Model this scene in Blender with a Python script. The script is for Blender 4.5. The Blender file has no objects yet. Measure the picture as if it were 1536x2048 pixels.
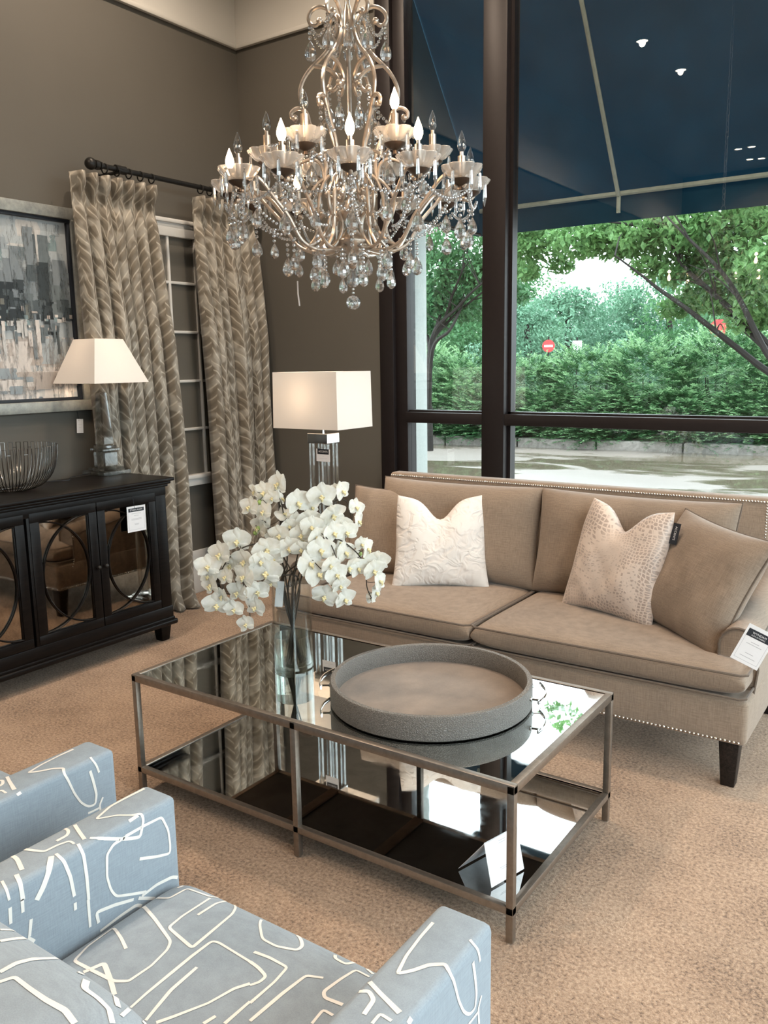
import bpy, bmesh, math, random
import numpy as np
from mathutils import Vector, Matrix, Euler
R = math.radians
PI = math.pi
sc = bpy.context.scene
col = sc.collection
rng = random.Random(7)

# ---------------------------------------------------------------- camera
F = 1681.18
YAW, PIT, ROL = R(34.5316), R(9.9997), R(0.8928)
CAM = Vector((4.204, -4.455, 1.55))
_f = Vector((-math.sin(YAW)*math.cos(PIT), math.cos(YAW)*math.cos(PIT), -math.sin(PIT)))
_r0 = Vector((math.cos(YAW), math.sin(YAW), 0)); _d0 = _f.cross(_r0)
_r = _r0*math.cos(ROL) + _d0*math.sin(ROL)
_d = -_r0*math.sin(ROL) + _d0*math.cos(ROL)
cam = bpy.data.cameras.new('camera'); cam_o = bpy.data.objects.new('camera', cam); col.objects.link(cam_o)
cam.sensor_fit = 'VERTICAL'; cam.sensor_height = 36; cam.lens = F/2048*36
cam.clip_start = .05; cam.clip_end = 400
m = Matrix((( _r.x, -_d.x, -_f.x, CAM.x), (_r.y, -_d.y, -_f.y, CAM.y), (_r.z, -_d.z, -_f.z, CAM.z), (0, 0, 0, 1)))
cam_o.matrix_world = m
sc.camera = cam_o

def ray(x, y): return _f*F + _r*(x-768) + _d*(y-1024)
def onx(x, y, v): w = ray(x, y); return CAM + w*((v-CAM.x)/w.x)
def ony(x, y, v): w = ray(x, y); return CAM + w*((v-CAM.y)/w.y)
def onz(x, y, v): w = ray(x, y); return CAM + w*((v-CAM.z)/w.z)

# ---------------------------------------------------------------- world, lights, exposure
sc.view_settings.view_transform = 'Standard'; sc.view_settings.look = 'None'
sc.view_settings.gamma = 1.0; sc.view_settings.use_curve_mapping = False
sc.view_settings.exposure = 0.65
sc.cycles.max_bounces = 10; sc.cycles.diffuse_bounces = 2; sc.cycles.glossy_bounces = 6
sc.cycles.transmission_bounces = 10; sc.cycles.transparent_max_bounces = 24
sc.cycles.caustics_reflective = False; sc.cycles.caustics_refractive = False
sc.cycles.sample_clamp_indirect = 4.0; sc.cycles.use_denoising = True
SKY = 4.6
wd = bpy.data.worlds.new('overcast_sky'); sc.world = wd; wd.use_nodes = True
nt = wd.node_tree; nt.nodes.clear()
wo = nt.nodes.new('ShaderNodeOutputWorld'); bg = nt.nodes.new('ShaderNodeBackground')
tc = nt.nodes.new('ShaderNodeTexCoord'); sx = nt.nodes.new('ShaderNodeSeparateXYZ'); rp = nt.nodes.new('ShaderNodeValToRGB')
nt.links.new(tc.outputs['Generated'], sx.inputs[0]); nt.links.new(sx.outputs['Z'], rp.inputs[0])
rp.color_ramp.elements[0].position = -.05; rp.color_ramp.elements[0].color = (.35, .36, .36, 1)
rp.color_ramp.elements[1].position = .02; rp.color_ramp.elements[1].color = (.86, .93, 1, 1)
nt.links.new(rp.outputs[0], bg.inputs[0]); bg.inputs[1].default_value = SKY
nt.links.new(bg.outputs[0], wo.inputs[0])
WARM = (1, .80, .62)
DOWNLIGHT_W = 95
# ---------------------------------------------------------------- object helpers
def thing(name, label, cat, loc=(0, 0, 0), rotz=0, group=None):
    o = bpy.data.objects.new(name, None); col.objects.link(o)
    o.location = loc; o.rotation_euler = (0, 0, rotz); o.empty_display_size = .1
    o['label'] = label; o['category'] = cat
    if group: o['group'] = group
    return o
def struct(o): o['kind'] = 'structure'; return o
def tagit(o, label, cat, group=None, kind=None):
    o['label'] = label; o['category'] = cat
    if group: o['group'] = group
    if kind: o['kind'] = kind
    return o

class MB:
    def __init__(s): s.v = []; s.f = []; s.m = []; s.uv = None
    def add(s, vs, fs, mi=0):
        b = len(s.v); s.v += [tuple(v) for v in vs]
        s.f += [tuple(i+b for i in f) for f in fs]; s.m += [mi]*len(fs)
        return s
    def box(s, a, b, mi=0):
        (x0, y0, z0), (x1, y1, z1) = a, b
        x0, x1 = min(x0, x1), max(x0, x1); y0, y1 = min(y0, y1), max(y0, y1); z0, z1 = min(z0, z1), max(z0, z1)
        v = [(x0,y0,z0),(x1,y0,z0),(x1,y1,z0),(x0,y1,z0),(x0,y0,z1),(x1,y0,z1),(x1,y1,z1),(x0,y1,z1)]
        return s.add(v, [(0,3,2,1),(4,5,6,7),(0,1,5,4),(1,2,6,5),(2,3,7,6),(3,0,4,7)], mi)
    def rbox(s, a, b, r=.01, seg=2, mi=0, mat=None):
        bm = bmesh.new(); bmesh.ops.create_cube(bm, size=1)
        for v in bm.verts: v.co = Vector([(a[i]+b[i])/2 + v.co[i]*abs(b[i]-a[i]) for i in range(3)])
        bmesh.ops.bevel(bm, geom=bm.edges[:]+bm.verts[:], offset=r, segments=seg, profile=.5, affect='EDGES')
        return s.bm(bm, mi, mat)
    def bm(s, bm, mi=0, mat=None):
        if mat is not None: bm.transform(mat)
        bm.verts.index_update()
        s.add([v.co for v in bm.verts], [[v.index for v in f.verts] for f in bm.faces], mi); bm.free(); return s
    def tube(s, pts, r, seg=8, closed=False, cap=True, flat=None, mi=0):
        """r: number or list; flat=(a,b) multiplies the section along (up, side)"""
        P = [Vector(p) for p in pts]; n = len(P)
        if n < 2: return s
        rr = r if isinstance(r, (list, tuple)) else [r]*n
        T = []
        for i in range(n):
            a = P[(i-1) % n] if (closed or i > 0) else P[i]; b = P[(i+1) % n] if (closed or i < n-1) else P[i]
            t = (b-a); T.append(t.normalized() if t.length > 1e-9 else Vector((0, 0, 1)))
        up = Vector((0, 0, 1)) if abs(T[0].z) < .9 else Vector((1, 0, 0))
        nrm = (up - T[0]*up.dot(T[0])).normalized(); vs = []
        for i in range(n):
            nrm = (nrm - T[i]*nrm.dot(T[i])); nrm = nrm.normalized() if nrm.length > 1e-6 else Vector((1, 0, 0)); bi = T[i].cross(nrm)
            for k in range(seg):
                a = 2*PI*(k+.5)/seg; fa, fb = flat or (1, 1)
                vs.append(P[i] + nrm*(math.cos(a)*rr[i]*fa) + bi*(math.sin(a)*rr[i]*fb))
        fs = []
        for i in range(n if closed else n-1):
            j = (i+1) % n
            for k in range(seg):
                l = (k+1) % seg; fs.append((i*seg+k, i*seg+l, j*seg+l, j*seg+k))
        if cap and not closed:
            fs.append(tuple(range(seg-1, -1, -1))); fs.append(tuple((n-1)*seg+k for k in range(seg)))
        return s.add(vs, fs, mi)
    def lathe(s, prof, c=(0, 0, 0), seg=24, close=False, mi=0, scal=None):
        vs = []; n = len(prof)
        for (r, z) in prof:
            for k in range(seg):
                a = 2*PI*k/seg; q = 1 if scal is None else scal(a, r, z)
                vs.append((c[0]+r*q*math.cos(a), c[1]+r*q*math.sin(a), c[2]+z))
        fs = []
        for i in range(n if close else n-1):
            j = (i+1) % n
            for k in range(seg): l = (k+1) % seg; fs.append((i*seg+k, i*seg+l, j*seg+l, j*seg+k))
        return s.add(vs, fs, mi)
    def ball(s, c, r, seg=10, rings=6, mi=0):
        pr = [(r*math.sin(PI*i/rings), -r*math.cos(PI*i/rings)) for i in range(rings+1)]
        return s.lathe([(max(a, 1e-5), b) for a, b in pr], c, seg, mi=mi)
    def grid(s, fn, nu, nv, closeu=False, mi=0, uv=False):
        b = len(s.v); vs = []; fs = []
        for i in range(nu+1):
            for j in range(nv+1): vs.append(fn(i/nu, j/nv))
        for i in range(nu):
            for j in range(nv):
                a = i*(nv+1)+j; fs.append((a, a+nv+1, a+nv+2, a+1))
        s.add(vs, fs, mi)
        if uv:
            if s.uv is None: s.uv = {}
            for i in range(nu+1):
                for j in range(nv+1): s.uv[b+i*(nv+1)+j] = (i/nu, j/nv)
        return s
    def mesh(s, name, mats, smooth=True, ang=40, off=None):
        me = bpy.data.meshes.new(name)
        v = s.v if off is None else [(a-off[0], b-off[1], c-off[2]) for a, b, c in s.v]
        me.from_pydata(v, [], s.f)
        mats = mats if isinstance(mats, (list, tuple)) else [mats]
        for mt in mats: me.materials.append(mt)
        if len(mats) > 1: me.polygons.foreach_set('material_index', s.m)
        if s.uv is not None:
            ul = me.uv_layers.new(name='UVMap')
            for li, l in enumerate(me.loops): ul.data[li].uv = s.uv.get(l.vertex_index, (0, 0))
        bm = bmesh.new(); bm.from_mesh(me)
        bmesh.ops.remove_doubles(bm, verts=bm.verts[:], dist=1e-6)
        bmesh.ops.recalc_face_normals(bm, faces=bm.faces[:])
        bm.to_mesh(me); bm.free()
        if smooth:
            me.polygons.foreach_set('use_smooth', [True]*len(me.polygons))
            try: me.set_sharp_from_angle(angle=R(ang))
            except Exception: pass
        me.update(); return me
    def obj(s, name, mats, parent=None, smooth=True, ang=40, local=False, label=None):
        """parts: built in world space unless local; the mesh is moved into the parent's space"""
        off = None
        if parent is not None and not local: off = parent_loc(parent)
        me = s.mesh(name, mats, smooth, ang, off)
        o = bpy.data.objects.new(name, me); col.objects.link(o)
        if parent is not None: o.parent = parent
        if label: o['label'] = label
        return o
def parent_loc(p):
    l = Vector(p.location)
    while p.parent: p = p.parent; l += p.location
    return l
def dup(o, parent=None):
    c = o.copy(); col.objects.link(c)
    if parent is not None: c.parent = parent
    for ch in list(o.children): dup(ch, c)
    return c
def inst(me, name, parent=None, mat=None, label=None):
    o = bpy.data.objects.new(name, me); col.objects.link(o)
    if parent is not None: o.parent = parent
    if mat is not None: o.matrix_local = mat
    if label: o['label'] = label
    return o
def smooth_pts(P, n=8, closed=False):
    """Catmull-Rom through the points"""
    P = [Vector(p) for p in P]; out = []; N = len(P)
    for i in range(N if closed else N-1):
        p1, p2 = P[i], P[(i+1) % N]
        p0 = P[(i-1) % N] if (closed or i > 0) else p1*2-p2
        p3 = P[(i+2) % N] if (closed or i < N-2) else p2*2-p1
        for k in range(n):
            t = k/n; out.append(.5*((2*p1)+(p2-p0)*t+(2*p0-5*p1+4*p2-p3)*t*t+(3*p1-p0-3*p2+p3)*t**3))
    if not closed: out.append(P[-1])
    return out

# ---------------------------------------------------------------- materials
class NT:
    def __init__(s, name):
        s.m = bpy.data.materials.new(name); s.m.use_nodes = True; s.t = s.m.node_tree
        s.b = s.t.nodes['Principled BSDF']; s.o = s.t.nodes['Material Output']
    def n(s, k, **kw):
        x = s.t.nodes.new('ShaderNode'+k)
        for a, b in kw.items():
            if a.startswith('_'): x.inputs[a[1:].replace('_', ' ')].default_value = b
            else: setattr(x, a, b)
        return x
    def l(s, a, b): s.t.links.new(a, b)
    def val(s, sock, v):
        if hasattr(v, 'is_output'): s.l(v, sock)
        else: sock.default_value = v
    def math(s, op, a, b=0.0, c=None):
        x = s.n('Math', operation=op); s.val(x.inputs[0], a); s.val(x.inputs[1], b)
        if c is not None: s.val(x.inputs[2], c)
        return x.outputs[0]
    def ramp(s, fac, stops, interp='LINEAR'):
        x = s.n('ValToRGB'); x.color_ramp.interpolation = interp; e = x.color_ramp.elements
        while len(e) < len(stops): e.new(.5)
        for i, (p, c) in enumerate(stops): e[i].position = p; e[i].color = (*c, 1) if len(c) == 3 else c
        s.l(fac, x.inputs[0]); return x.outputs[0]
    def co(s, kind='Object', scale=(1, 1, 1), rot=(0, 0, 0)):
        t = s.n('TexCoord'); mp = s.n('Mapping'); mp.inputs['Scale'].default_value = scale; mp.inputs['Rotation'].default_value = rot
        s.l(t.outputs[kind], mp.inputs[0]); return mp.outputs[0]
    def noise(s, co, scale, detail=3, rough=.55, dist=0):
        x = s.n('TexNoise'); x.inputs['Scale'].default_value = scale; x.inputs['Detail'].default_value = detail
        x.inputs['Roughness'].default_value = rough; x.inputs['Distortion'].default_value = dist
        if co is not None: s.l(co, x.inputs['Vector'])
        return x.outputs['Fac']
    def bump(s, h, strength=.3, dist=.002):
        x = s.n('Bump'); x.inputs['Strength'].default_value = strength; x.inputs['Distance'].default_value = dist
        s.l(h, x.inputs['Height']); s.l(x.outputs[0], s.b.inputs['Normal']); return x
def set_b(b, color=None, rough=None, metal=None, **kw):
    if color is not None: b.inputs['Base Color'].default_value = (*color, 1)
    if rough is not None: b.inputs['Roughness'].default_value = rough
    if metal is not None: b.inputs['Metallic'].default_value = metal
    for k, v in kw.items(): b.inputs[k.replace('_', ' ')].default_value = v
def plain(name, color, rough=.5, metal=0, var=.06, scale=30, bump=0, **kw):
    t = NT(name); set_b(t.b, color, rough, metal, **kw); c = t.co()
    n = t.noise(c, scale)
    lo = tuple(max(0, x*(1-var)) for x in color); hi = tuple(min(1, x*(1+var)) for x in color)
    t.l(t.ramp(n, [(.3, lo), (.7, hi)]), t.b.inputs['Base Color'])
    if bump: t.bump(n, bump, .001)
    return t.m

def wall_mat(name, c, var=.03):
    t = NT(name); set_b(t.b, c, .62); co = t.co()
    n = t.noise(co, 2.5, 2); t.l(t.ramp(n, [(.3, tuple(x*(1-var) for x in c)), (.7, tuple(x*(1+var) for x in c))]), t.b.inputs['Base Color'])
    t.bump(t.noise(co, 260, 2), .12, .001); return t.m
M_WALL = wall_mat('taupe_wall_paint', (.112, .103, .087))
M_UPPER = wall_mat('off_white_paint', (.66, .645, .60))
M_TRIM = plain('white_trim_paint', (.74, .73, .7), .4, var=.02)
M_FRAMEW = plain('dark_bronze_metal', (.016, .0115, .012), .45, .2, var=.1)
M_BLACK = plain('black_rubber', (.01, .011, .013), .5)

t = NT('tan_carpet'); co = t.co()
n1 = t.noise(co, 95, 4, .75); n2 = t.noise(co, 3.2, 4, .6); n3 = t.noise(co, 300, 2, .7)
mx = t.math('ADD', t.math('MULTIPLY', n1, .75), t.math('MULTIPLY', n2, .25))
c1 = t.ramp(mx, [(.38, (.15, .092, .058)), (.46, (.36, .235, .152)), (.54, (.49, .335, .225)), (.64, (.65, .47, .335))])
t.l(c1, t.b.inputs['Base Color']); set_b(t.b, rough=.95, Specular_IOR_Level=.15, Sheen_Weight=.25)
hh = t.math('ADD', n1, t.math('MULTIPLY', n3, .6)); t.bump(hh, .8, .009)
M_CARPET = t.m

def glass_pane(name, tint=(1, 1, 1), k=1.0, base=.07):
    """thin window glass: a clear sheet with its mirror reflection by Fresnel"""
    t = NT(name); t.t.nodes.remove(t.b)
    tr = t.n('BsdfTransparent'); tr.inputs[0].default_value = (*tint, 1)
    gl = t.n('BsdfGlossy'); gl.inputs['Roughness'].default_value = 0.0
    fr = t.n('LayerWeight'); fr.inputs[0].default_value = .5; mx = t.n('MixShader')
    t.l(t.math('MULTIPLY', t.math('ADD', t.math('MULTIPLY', t.math('POWER', fr.outputs['Facing'], 5.0), .9), base), k), mx.inputs[0]); t.l(tr.outputs[0], mx.inputs[1]); t.l(gl.outputs[0], mx.inputs[2]); t.l(mx.outputs[0], t.o.inputs[0])
    return t.m
M_GLASS = glass_pane('window_glass', (.93, .97, .96), 1.0)
M_VASE = glass_pane('vase_glass', (.975, .99, .985), 1.0, .04)
def real_glass(name, c=(1, 1, 1), ior=1.5, mixg=.12, rough=0.0, clear=.25):
    t = NT(name); t.t.nodes.remove(t.b); g = t.n('BsdfGlass'); g.inputs['Color'].default_value = (*c, 1)
    g.inputs['IOR'].default_value = ior; g.inputs['Roughness'].default_value = rough
    h = t.n('BsdfGlossy'); h.inputs['Roughness'].default_value = .05; mx = t.n('MixShader'); mx.inputs[0].default_value = mixg
    t.l(g.outputs[0], mx.inputs[1]); t.l(h.outputs[0], mx.inputs[2])
    tr = t.n('BsdfTransparent'); tr.inputs[0].default_value = (.97, .97, .97, 1); m2 = t.n('MixShader'); m2.inputs[0].default_value = clear
    t.l(mx.outputs[0], m2.inputs[1]); t.l(tr.outputs[0], m2.inputs[2]); t.l(m2.outputs[0], t.o.inputs[0]); return t.m
M_CRYSTAL = real_glass('cut_crystal', (1, 1, 1), 1.52, .36, clear=.18)
M_LAMPGLASS = real_glass('lamp_crystal', (.98, 1, .99), 1.45, .16, clear=.42)
M_WATER = real_glass('water', (.97, 1, .97), 1.33, .04, clear=.5)
M_BULBOFF = glass_pane('clear_bulb_glass', (.9, .92, .93), 1.8)
# frosted pressed glass of the cups
t = NT('pressed_glass'); set_b(t.b, (.93, .92, .90), .22, 0, Transmission_Weight=.55, IOR=1.4)
t.bump(t.noise(t.co(), 55, 2), .5, .004)
trc = t.n('BsdfTransparent'); m2 = t.n('MixShader'); m2.inputs[0].default_value = .38; t.l(t.b.outputs[0], m2.inputs[1]); t.l(trc.outputs[0], m2.inputs[2]); t.l(m2.outputs[0], t.o.inputs[0]); M_CUP = t.m

def emit(name, c, s):
    t = NT(name); t.t.nodes.remove(t.b); e = t.n('Emission'); e.inputs[0].default_value = (*c, 1); e.inputs[1].default_value = s
    t.l(e.outputs[0], t.o.inputs[0]); return t.m
M_BULBON = emit('lit_bulb', (1, .66, .38), 22)
M_SPOT = emit('lit_downlight', (1, .85, .66), 30)
M_LAMPBULB = emit('lit_lamp_bulb', (1, .76, .52), 5)

def shade_mat(name, c=(.86, .82, .78)):
    t = NT(name); t.t.nodes.remove(t.b); d = t.n('BsdfDiffuse'); d.inputs[0].default_value = (*c, 1)
    tl = t.n('BsdfTranslucent'); tl.inputs[0].default_value = (*c, 1); mx = t.n('MixShader'); mx.inputs[0].default_value = .16
    nz = t.noise(t.co(scale=(1, 1, 1)), 500, 2); b = t.n('Bump'); b.inputs['Strength'].default_value = .08; t.l(nz, b.inputs['Height'])
    t.l(b.outputs[0], d.inputs['Normal'])
    t.l(d.outputs[0], mx.inputs[1]); t.l(tl.outputs[0], mx.inputs[2]); t.l(mx.outputs[0], t.o.inputs[0]); return t.m
M_SHADE = shade_mat('white_linen_shade')

def mirror(name, c, rough=.02, foxing=.35, scale=7):
    t = NT(name); co = t.co(); n = t.noise(co, scale, 5, .65, .4)
    lo = tuple(x*(1-foxing) for x in c)
    t.l(t.ramp(n, [(.42, c), (.75, lo)]), t.b.inputs['Base Color']); set_b(t.b, None, rough, 1)
    t.l(t.ramp(n, [(.5, (rough,)*3), (.8, (rough+.10,)*3)]), t.b.inputs['Roughness']); return t.m
M_MIRROR = mirror('table_mirror', (.70, .72, .70), .012, .25)
M_MIRROR2 = mirror('shelf_antique_mirror', (.66, .68, .67), .02, .4)
M_MIRROR_D = mirror('door_antique_mirror', (.42, .38, .33), .03, .45, 12)
t = NT('pane_painted_reflection'); set_b(t.b, (.155, .145, .125), .04, 0, Specular_IOR_Level=.9, Coat_Weight=.5, Coat_Roughness=.02); M_MIRROR_W = t.m  # grey base colour stands in for the taupe wall mirrored in the panes
M_CHROME = plain('polished_chrome', (.72, .72, .72), .08, 1, var=.02)
M_NAIL = plain('nickel_nailheads', (.72, .70, .66), .22, 1, var=.02)
M_STEEL = plain('brushed_pewter_frame', (.30, .255, .215), .38, .85, var=.12, scale=60)
M_CHAMP = plain('champagne_silver_leaf', (.60, .53, .46), .30, .85, var=.25, scale=45, bump=.2)
M_DARKCAP = plain('dark_bronze_cap', (.10, .075, .06), .4, .7)
M_IRON = plain('blackened_iron', (.028, .027, .026), .38, .6, var=.2)
M_WIRE = plain('gunmetal_wire', (.20, .19, .18), .25, 1, var=.1)
M_WOODTOP = None

def fabric(name, c, c2=None, weave=420, bump=.35, sheen=.25, slub=.10, big=.05):
    t = NT(name); c2 = c2 or tuple(x*.78 for x in c)
    a = t.noise(t.co(scale=(1, 1, .06)), weave, 2, .6); b = t.noise(t.co(scale=(.06, .06, 1)), weave, 2, .6)
    s = t.math('ADD', t.math('MULTIPLY', a, .5), t.math('MULTIPLY', b, .5)); g = t.noise(t.co(), 4, 3)
    f = t.math('ADD', s, t.math('MULTIPLY', t.math('SUBTRACT', g, .5), big*4))
    t.l(t.ramp(f, [(.36, c2), (.62, c)]), t.b.inputs['Base Color'])
    set_b(t.b, None, .88, 0, Sheen_Weight=sheen, Specular_IOR_Level=.2); t.bump(s, bump, .0015); return t.m
M_SOFA = fabric('taupe_linen_upholstery', (.325, .25, .19), (.225, .172, .13))
M_PIPE = fabric('shadow_toned_piping', (.17, .13, .10), (.12, .092, .072))  # darker than the sofa cloth, the shadow line along the piping put into its colour
M_CHAIR = fabric('blue_grey_upholstery', (.30, .355, .405), (.245, .29, .335), 500, .2, .15, big=.02)
M_STROKE = plain('cream_printed_line', (.80, .77, .72), .85, var=.03)
M_WHITE = plain('white_card', (.82, .82, .84), .55, var=.01)
M_INK = plain('black_print', (.012, .016, .024), .5)
M_GREY = plain('grey_print', (.42, .42, .45), .6)
def wood(name, c1, c2, rough=.3):
    t = NT(name); n = t.noise(t.co(scale=(9, .9, 9)), 9, 5, .6, 1.2)
    t.l(t.ramp(n, [(.35, c1), (.65, c2)]), t.b.inputs['Base Color']); set_b(t.b, None, rough+.06, 0, Specular_IOR_Level=.16); t.bump(n, .05, .001); return t.m
M_WOOD = wood('espresso_wood', (.0035, .003, .003), (.009, .0065, .0055), .3)
M_LEGW = wood('dark_leg_wood', (.012, .010, .009), (.03, .022, .018), .4)

# ---------------------------------------------------------------- price tags
def text_mesh(body, size, depth=.0002):
    cu = bpy.data.curves.new('t', 'FONT'); cu.body = body; cu.size = size; cu.align_x = 'CENTER'; cu.align_y = 'CENTER'; cu.extrude = depth
    o = bpy.data.objects.new('t', cu); col.objects.link(o); bpy.context.view_layer.update()
    me = bpy.data.meshes.new_from_object(o.evaluated_get(bpy.context.evaluated_depsgraph_get()))
    bpy.data.objects.remove(o); bpy.data.curves.remove(cu); return me
def tag_frame(tl, tr, bl):
    X = (Vector(tr)-Vector(tl)); Y = (Vector(tl)-Vector(bl)); w, h = X.length, Y.length
    X.normalize(); Z = X.cross(Y).normalized(); Y = Z.cross(X)
    c = Vector(bl)
    return Matrix(((X.x, Y.x, Z.x, c.x), (X.y, Y.y, Z.y, c.y), (X.z, Y.z, Z.z, c.z), (0, 0, 0, 1))), w, h
def card(root, mat, w, h, title, band=(.62, .86), sub=None, border=True, lines=((.52, .5), (.42, .7), (.36, .6), (.2, .3)), label=None, vertical=False, black=False):
    """a printed card with its face towards +z of mat, parented to root"""
    inv = root_mat(root).inverted()
    b = MB(); b.box((0, 0, -.0008), (w, h, 0), 0)
    if band: b.box((w*.08, h*band[0], 0), (w*.92, h*band[1], .0003), 1)
    if border:
        for (x0, y0, x1, y1) in ((.08, .08, .92, .087), (.08, .08, .088, band[0]), (.912, .08, .92, band[0])): b.box((w*x0, h*y0, 0), (w*x1, h*y1, .0002), 2)
    for (y, l) in lines: b.box((w*(.5-l/2), h*y, 0), (w*(.5+l/2), h*(y+.012), .0002), 3)
    o = b.obj('printed_card', [M_INK if black else M_WHITE, M_INK, M_GREY, M_GREY], root, smooth=False, local=True); o.matrix_local = inv @ mat
    if title:
        me = text_mesh(title, 1.0); me.materials.append(M_WHITE)
        ext = max(v.co.x for v in me.vertices)-min(v.co.x for v in me.vertices)
        if vertical:
            s = h*.62/ext; me.transform(Matrix.Translation((w*.5, h*.48, .0006)) @ Matrix.Rotation(-PI/2, 4, 'Z') @ Matrix.Scale(s, 4))
        else:
            s = w*(.66 if sub is None else .5)/ext; cy = h*(band[0]+band[1])/2 + (h*.02 if sub else 0)
            me.transform(Matrix.Translation((w*.5, cy, .0006)) @ Matrix.Scale(s, 4))
        me2 = inst(me, 'printed_title', root, inv @ mat, None)
        if sub:
            me = text_mesh(sub, 1.0); me.materials.append(M_WHITE); ext = max(v.co.x for v in me.vertices)-min(v.co.x for v in me.vertices)
            me.transform(Matrix.Translation((w*.5, h*(band[0]+.05), .0006)) @ Matrix.Scale(w*.5/ext, 4)); inst(me, 'printed_subtitle', root, inv @ mat)
    return o
def root_mat(o):
    return Matrix.LocRotScale(o.location, o.rotation_euler, o.scale)
# ================================================================ the room
LX, WY = -.10, .105           # left wall and window wall planes
RX, BY, CZ = 6.5, -10.6, 4.6
TRZ = 3.672
b = MB(); b.box((LX-.2, BY-.2, -.2), (RX+.2, WY+.14, 0)); struct(b.obj('floor', M_CARPET, smooth=False))
b = MB(); b.box((LX-.2, BY-.2, CZ), (RX+.2, WY+.2, CZ+.15)); struct(b.obj('ceiling', M_UPPER, smooth=False))
b = MB(); b.box((LX-.2, BY-.2, 0), (LX, WY, TRZ)); struct(b.obj('wall_left', M_WALL, smooth=False))
b = MB(); b.box((LX-.2, BY-.2, TRZ), (LX+.012, WY, CZ)); struct(b.obj('wall_left_upper', M_UPPER, smooth=False))
b = MB(); b.box((LX-.2, BY-.2, 0), (RX+.2, BY, CZ)); struct(b.obj('wall_rear', M_WALL, smooth=False))
wl = ony(757, 500, WY).x
b = MB(); b.box((LX, WY, 0), (wl, WY+.2, TRZ)); struct(b.obj('wall_window_side', M_WALL, smooth=False))
b = MB(); b.box((LX, WY-.012, TRZ), (wl, WY+.2, CZ)); struct(b.obj('wall_window_side_upper', M_UPPER, smooth=False))
for nm, a, c in (('trim_1', (LX, BY, TRZ-.006), (LX+.03, WY-.03, TRZ+.022)), ('trim_2', (LX, WY-.03, TRZ-.006), (wl-.01, WY, TRZ+.022))):
    b = MB(); b.rbox(a, c, .006); struct(b.obj(nm, M_UPPER))
b = MB(); b.rbox((LX, BY, 0), (LX+.018, WY-.02, .20), .004); b.rbox((LX, BY, .20), (LX+.03, WY-.02, .235), .008); b.rbox((LX, BY, .235), (LX+.014, WY-.02, .30), .006)
struct(b.obj('baseboard_left', M_TRIM))
b = MB(); b.rbox((LX+.03, WY-.018, 0), (wl-.01, WY, .20), .004); b.rbox((LX+.03, WY-.03, .20), (wl-.01, WY, .235), .008); b.rbox((LX+.03, WY-.014, .235), (wl-.01, WY, .30), .006)
struct(b.obj('baseboard_window_side', M_TRIM))
# storefront window
HEADZ = 4.25
b = MB(); b.box((wl, WY, HEADZ), (RX+.2, WY+.14, CZ)); struct(b.obj('wall_window_head', M_UPPER, smooth=False))
y0, y1 = WY-.005, WY+.13
x_a = ony(820, 700, WY+.06).x; m0, m1 = ony(964, 700, WY-.005).x, ony(1009, 700, WY-.005).x
za, zb = ony(1200, 833, WY).z, ony(1200, 857, WY).z
w = struct(thing('window_2', 'tall dark framed shop window behind the sofa', 'window', (wl, WY, 0)))
b = MB()
b.rbox((wl, y0, .0), (wl+.105, y1, HEADZ), .004); b.rbox((wl+.105, y0+.03, 0), (x_a, y1, HEADZ), .004)
b.obj('side_post', M_FRAMEW, w)
xs = [m0, 4.6]
for x in xs:
    b = MB(); b.rbox((x, y0-.004, 0), (x+(m1-m0), y1, HEADZ), .004); b.box((x+(m1-m0), y0+.05, .12), (x+(m1-m0)+.02, y1-.02, HEADZ)); b.box((x-.012, y0+.05, .12), (x, y1-.02, HEADZ))
    b.obj('mullion', M_FRAMEW, w)
b = MB(); b.rbox((RX-.1, y0, 0), (RX+.2, y1, HEADZ), .004); b.obj('side_post', M_FRAMEW, w)
edges = [x_a]
for x in xs: edges += [x, x+(m1-m0)]
edges += [RX-.1]
for i in range(0, len(edges), 2):
    a, c = edges[i], edges[i+1]
    b = MB(); b.rbox((a, y0, zb), (c, y1, za), .003); b.box((a, y0+.05, za), (c, y1-.02, za+.012)); b.obj('transom_rail', M_FRAMEW, w)
    b = MB(); b.rbox((a, y0-.03, 0), (c, y1, .055), .003); b.rbox((a, y0, .055), (c, y1, .122), .003); b.obj('sill_rail', M_FRAMEW, w)
    b = MB(); b.rbox((a, y0, HEADZ-.08), (c, y1, HEADZ), .003); b.obj('head_rail', M_FRAMEW, w)
    b = MB(); b.box((a, WY+.066, .12), (c, WY+.070, zb)); b.box((a, WY+.066, za), (c, WY+.070, HEADZ-.07)); b.obj('pane', M_GLASS, w, smooth=False)
# right hand wall with its windows (daylight from the right)
b = MB(); b.box((RX, BY, 3.3), (RX+.2, WY, CZ)); b.box((RX, BY, 0), (RX+.2, WY, .12)); b.box((RX, BY, .12), (RX+.2, -6.6, 3.3)); struct(b.obj('wall_right', M_WALL, smooth=False))
w = struct(thing('window_3', 'dark framed shop window in the right hand wall', 'window', (RX, -3, 0)))
for y in (-6.6, -4.4, -2.2, -.07):
    b = MB(); b.rbox((RX+.03, y, .12), (RX+.16, y+.07, 3.3), .004); b.obj('mullion', M_FRAMEW, w)
for y in (-6.53, -4.33, -2.13):
    b = MB(); b.rbox((RX+.03, y, 1.15), (RX+.16, y+2.13, 1.22), .004); b.obj('transom_rail', M_FRAMEW, w)
    b = MB(); b.box((RX+.09, y, .12), (RX+.095, y+2.13, 1.15)); b.box((RX+.09, y, 1.22), (RX+.095, y+2.13, 3.3)); b.obj('pane', M_GLASS, w, smooth=False)
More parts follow.
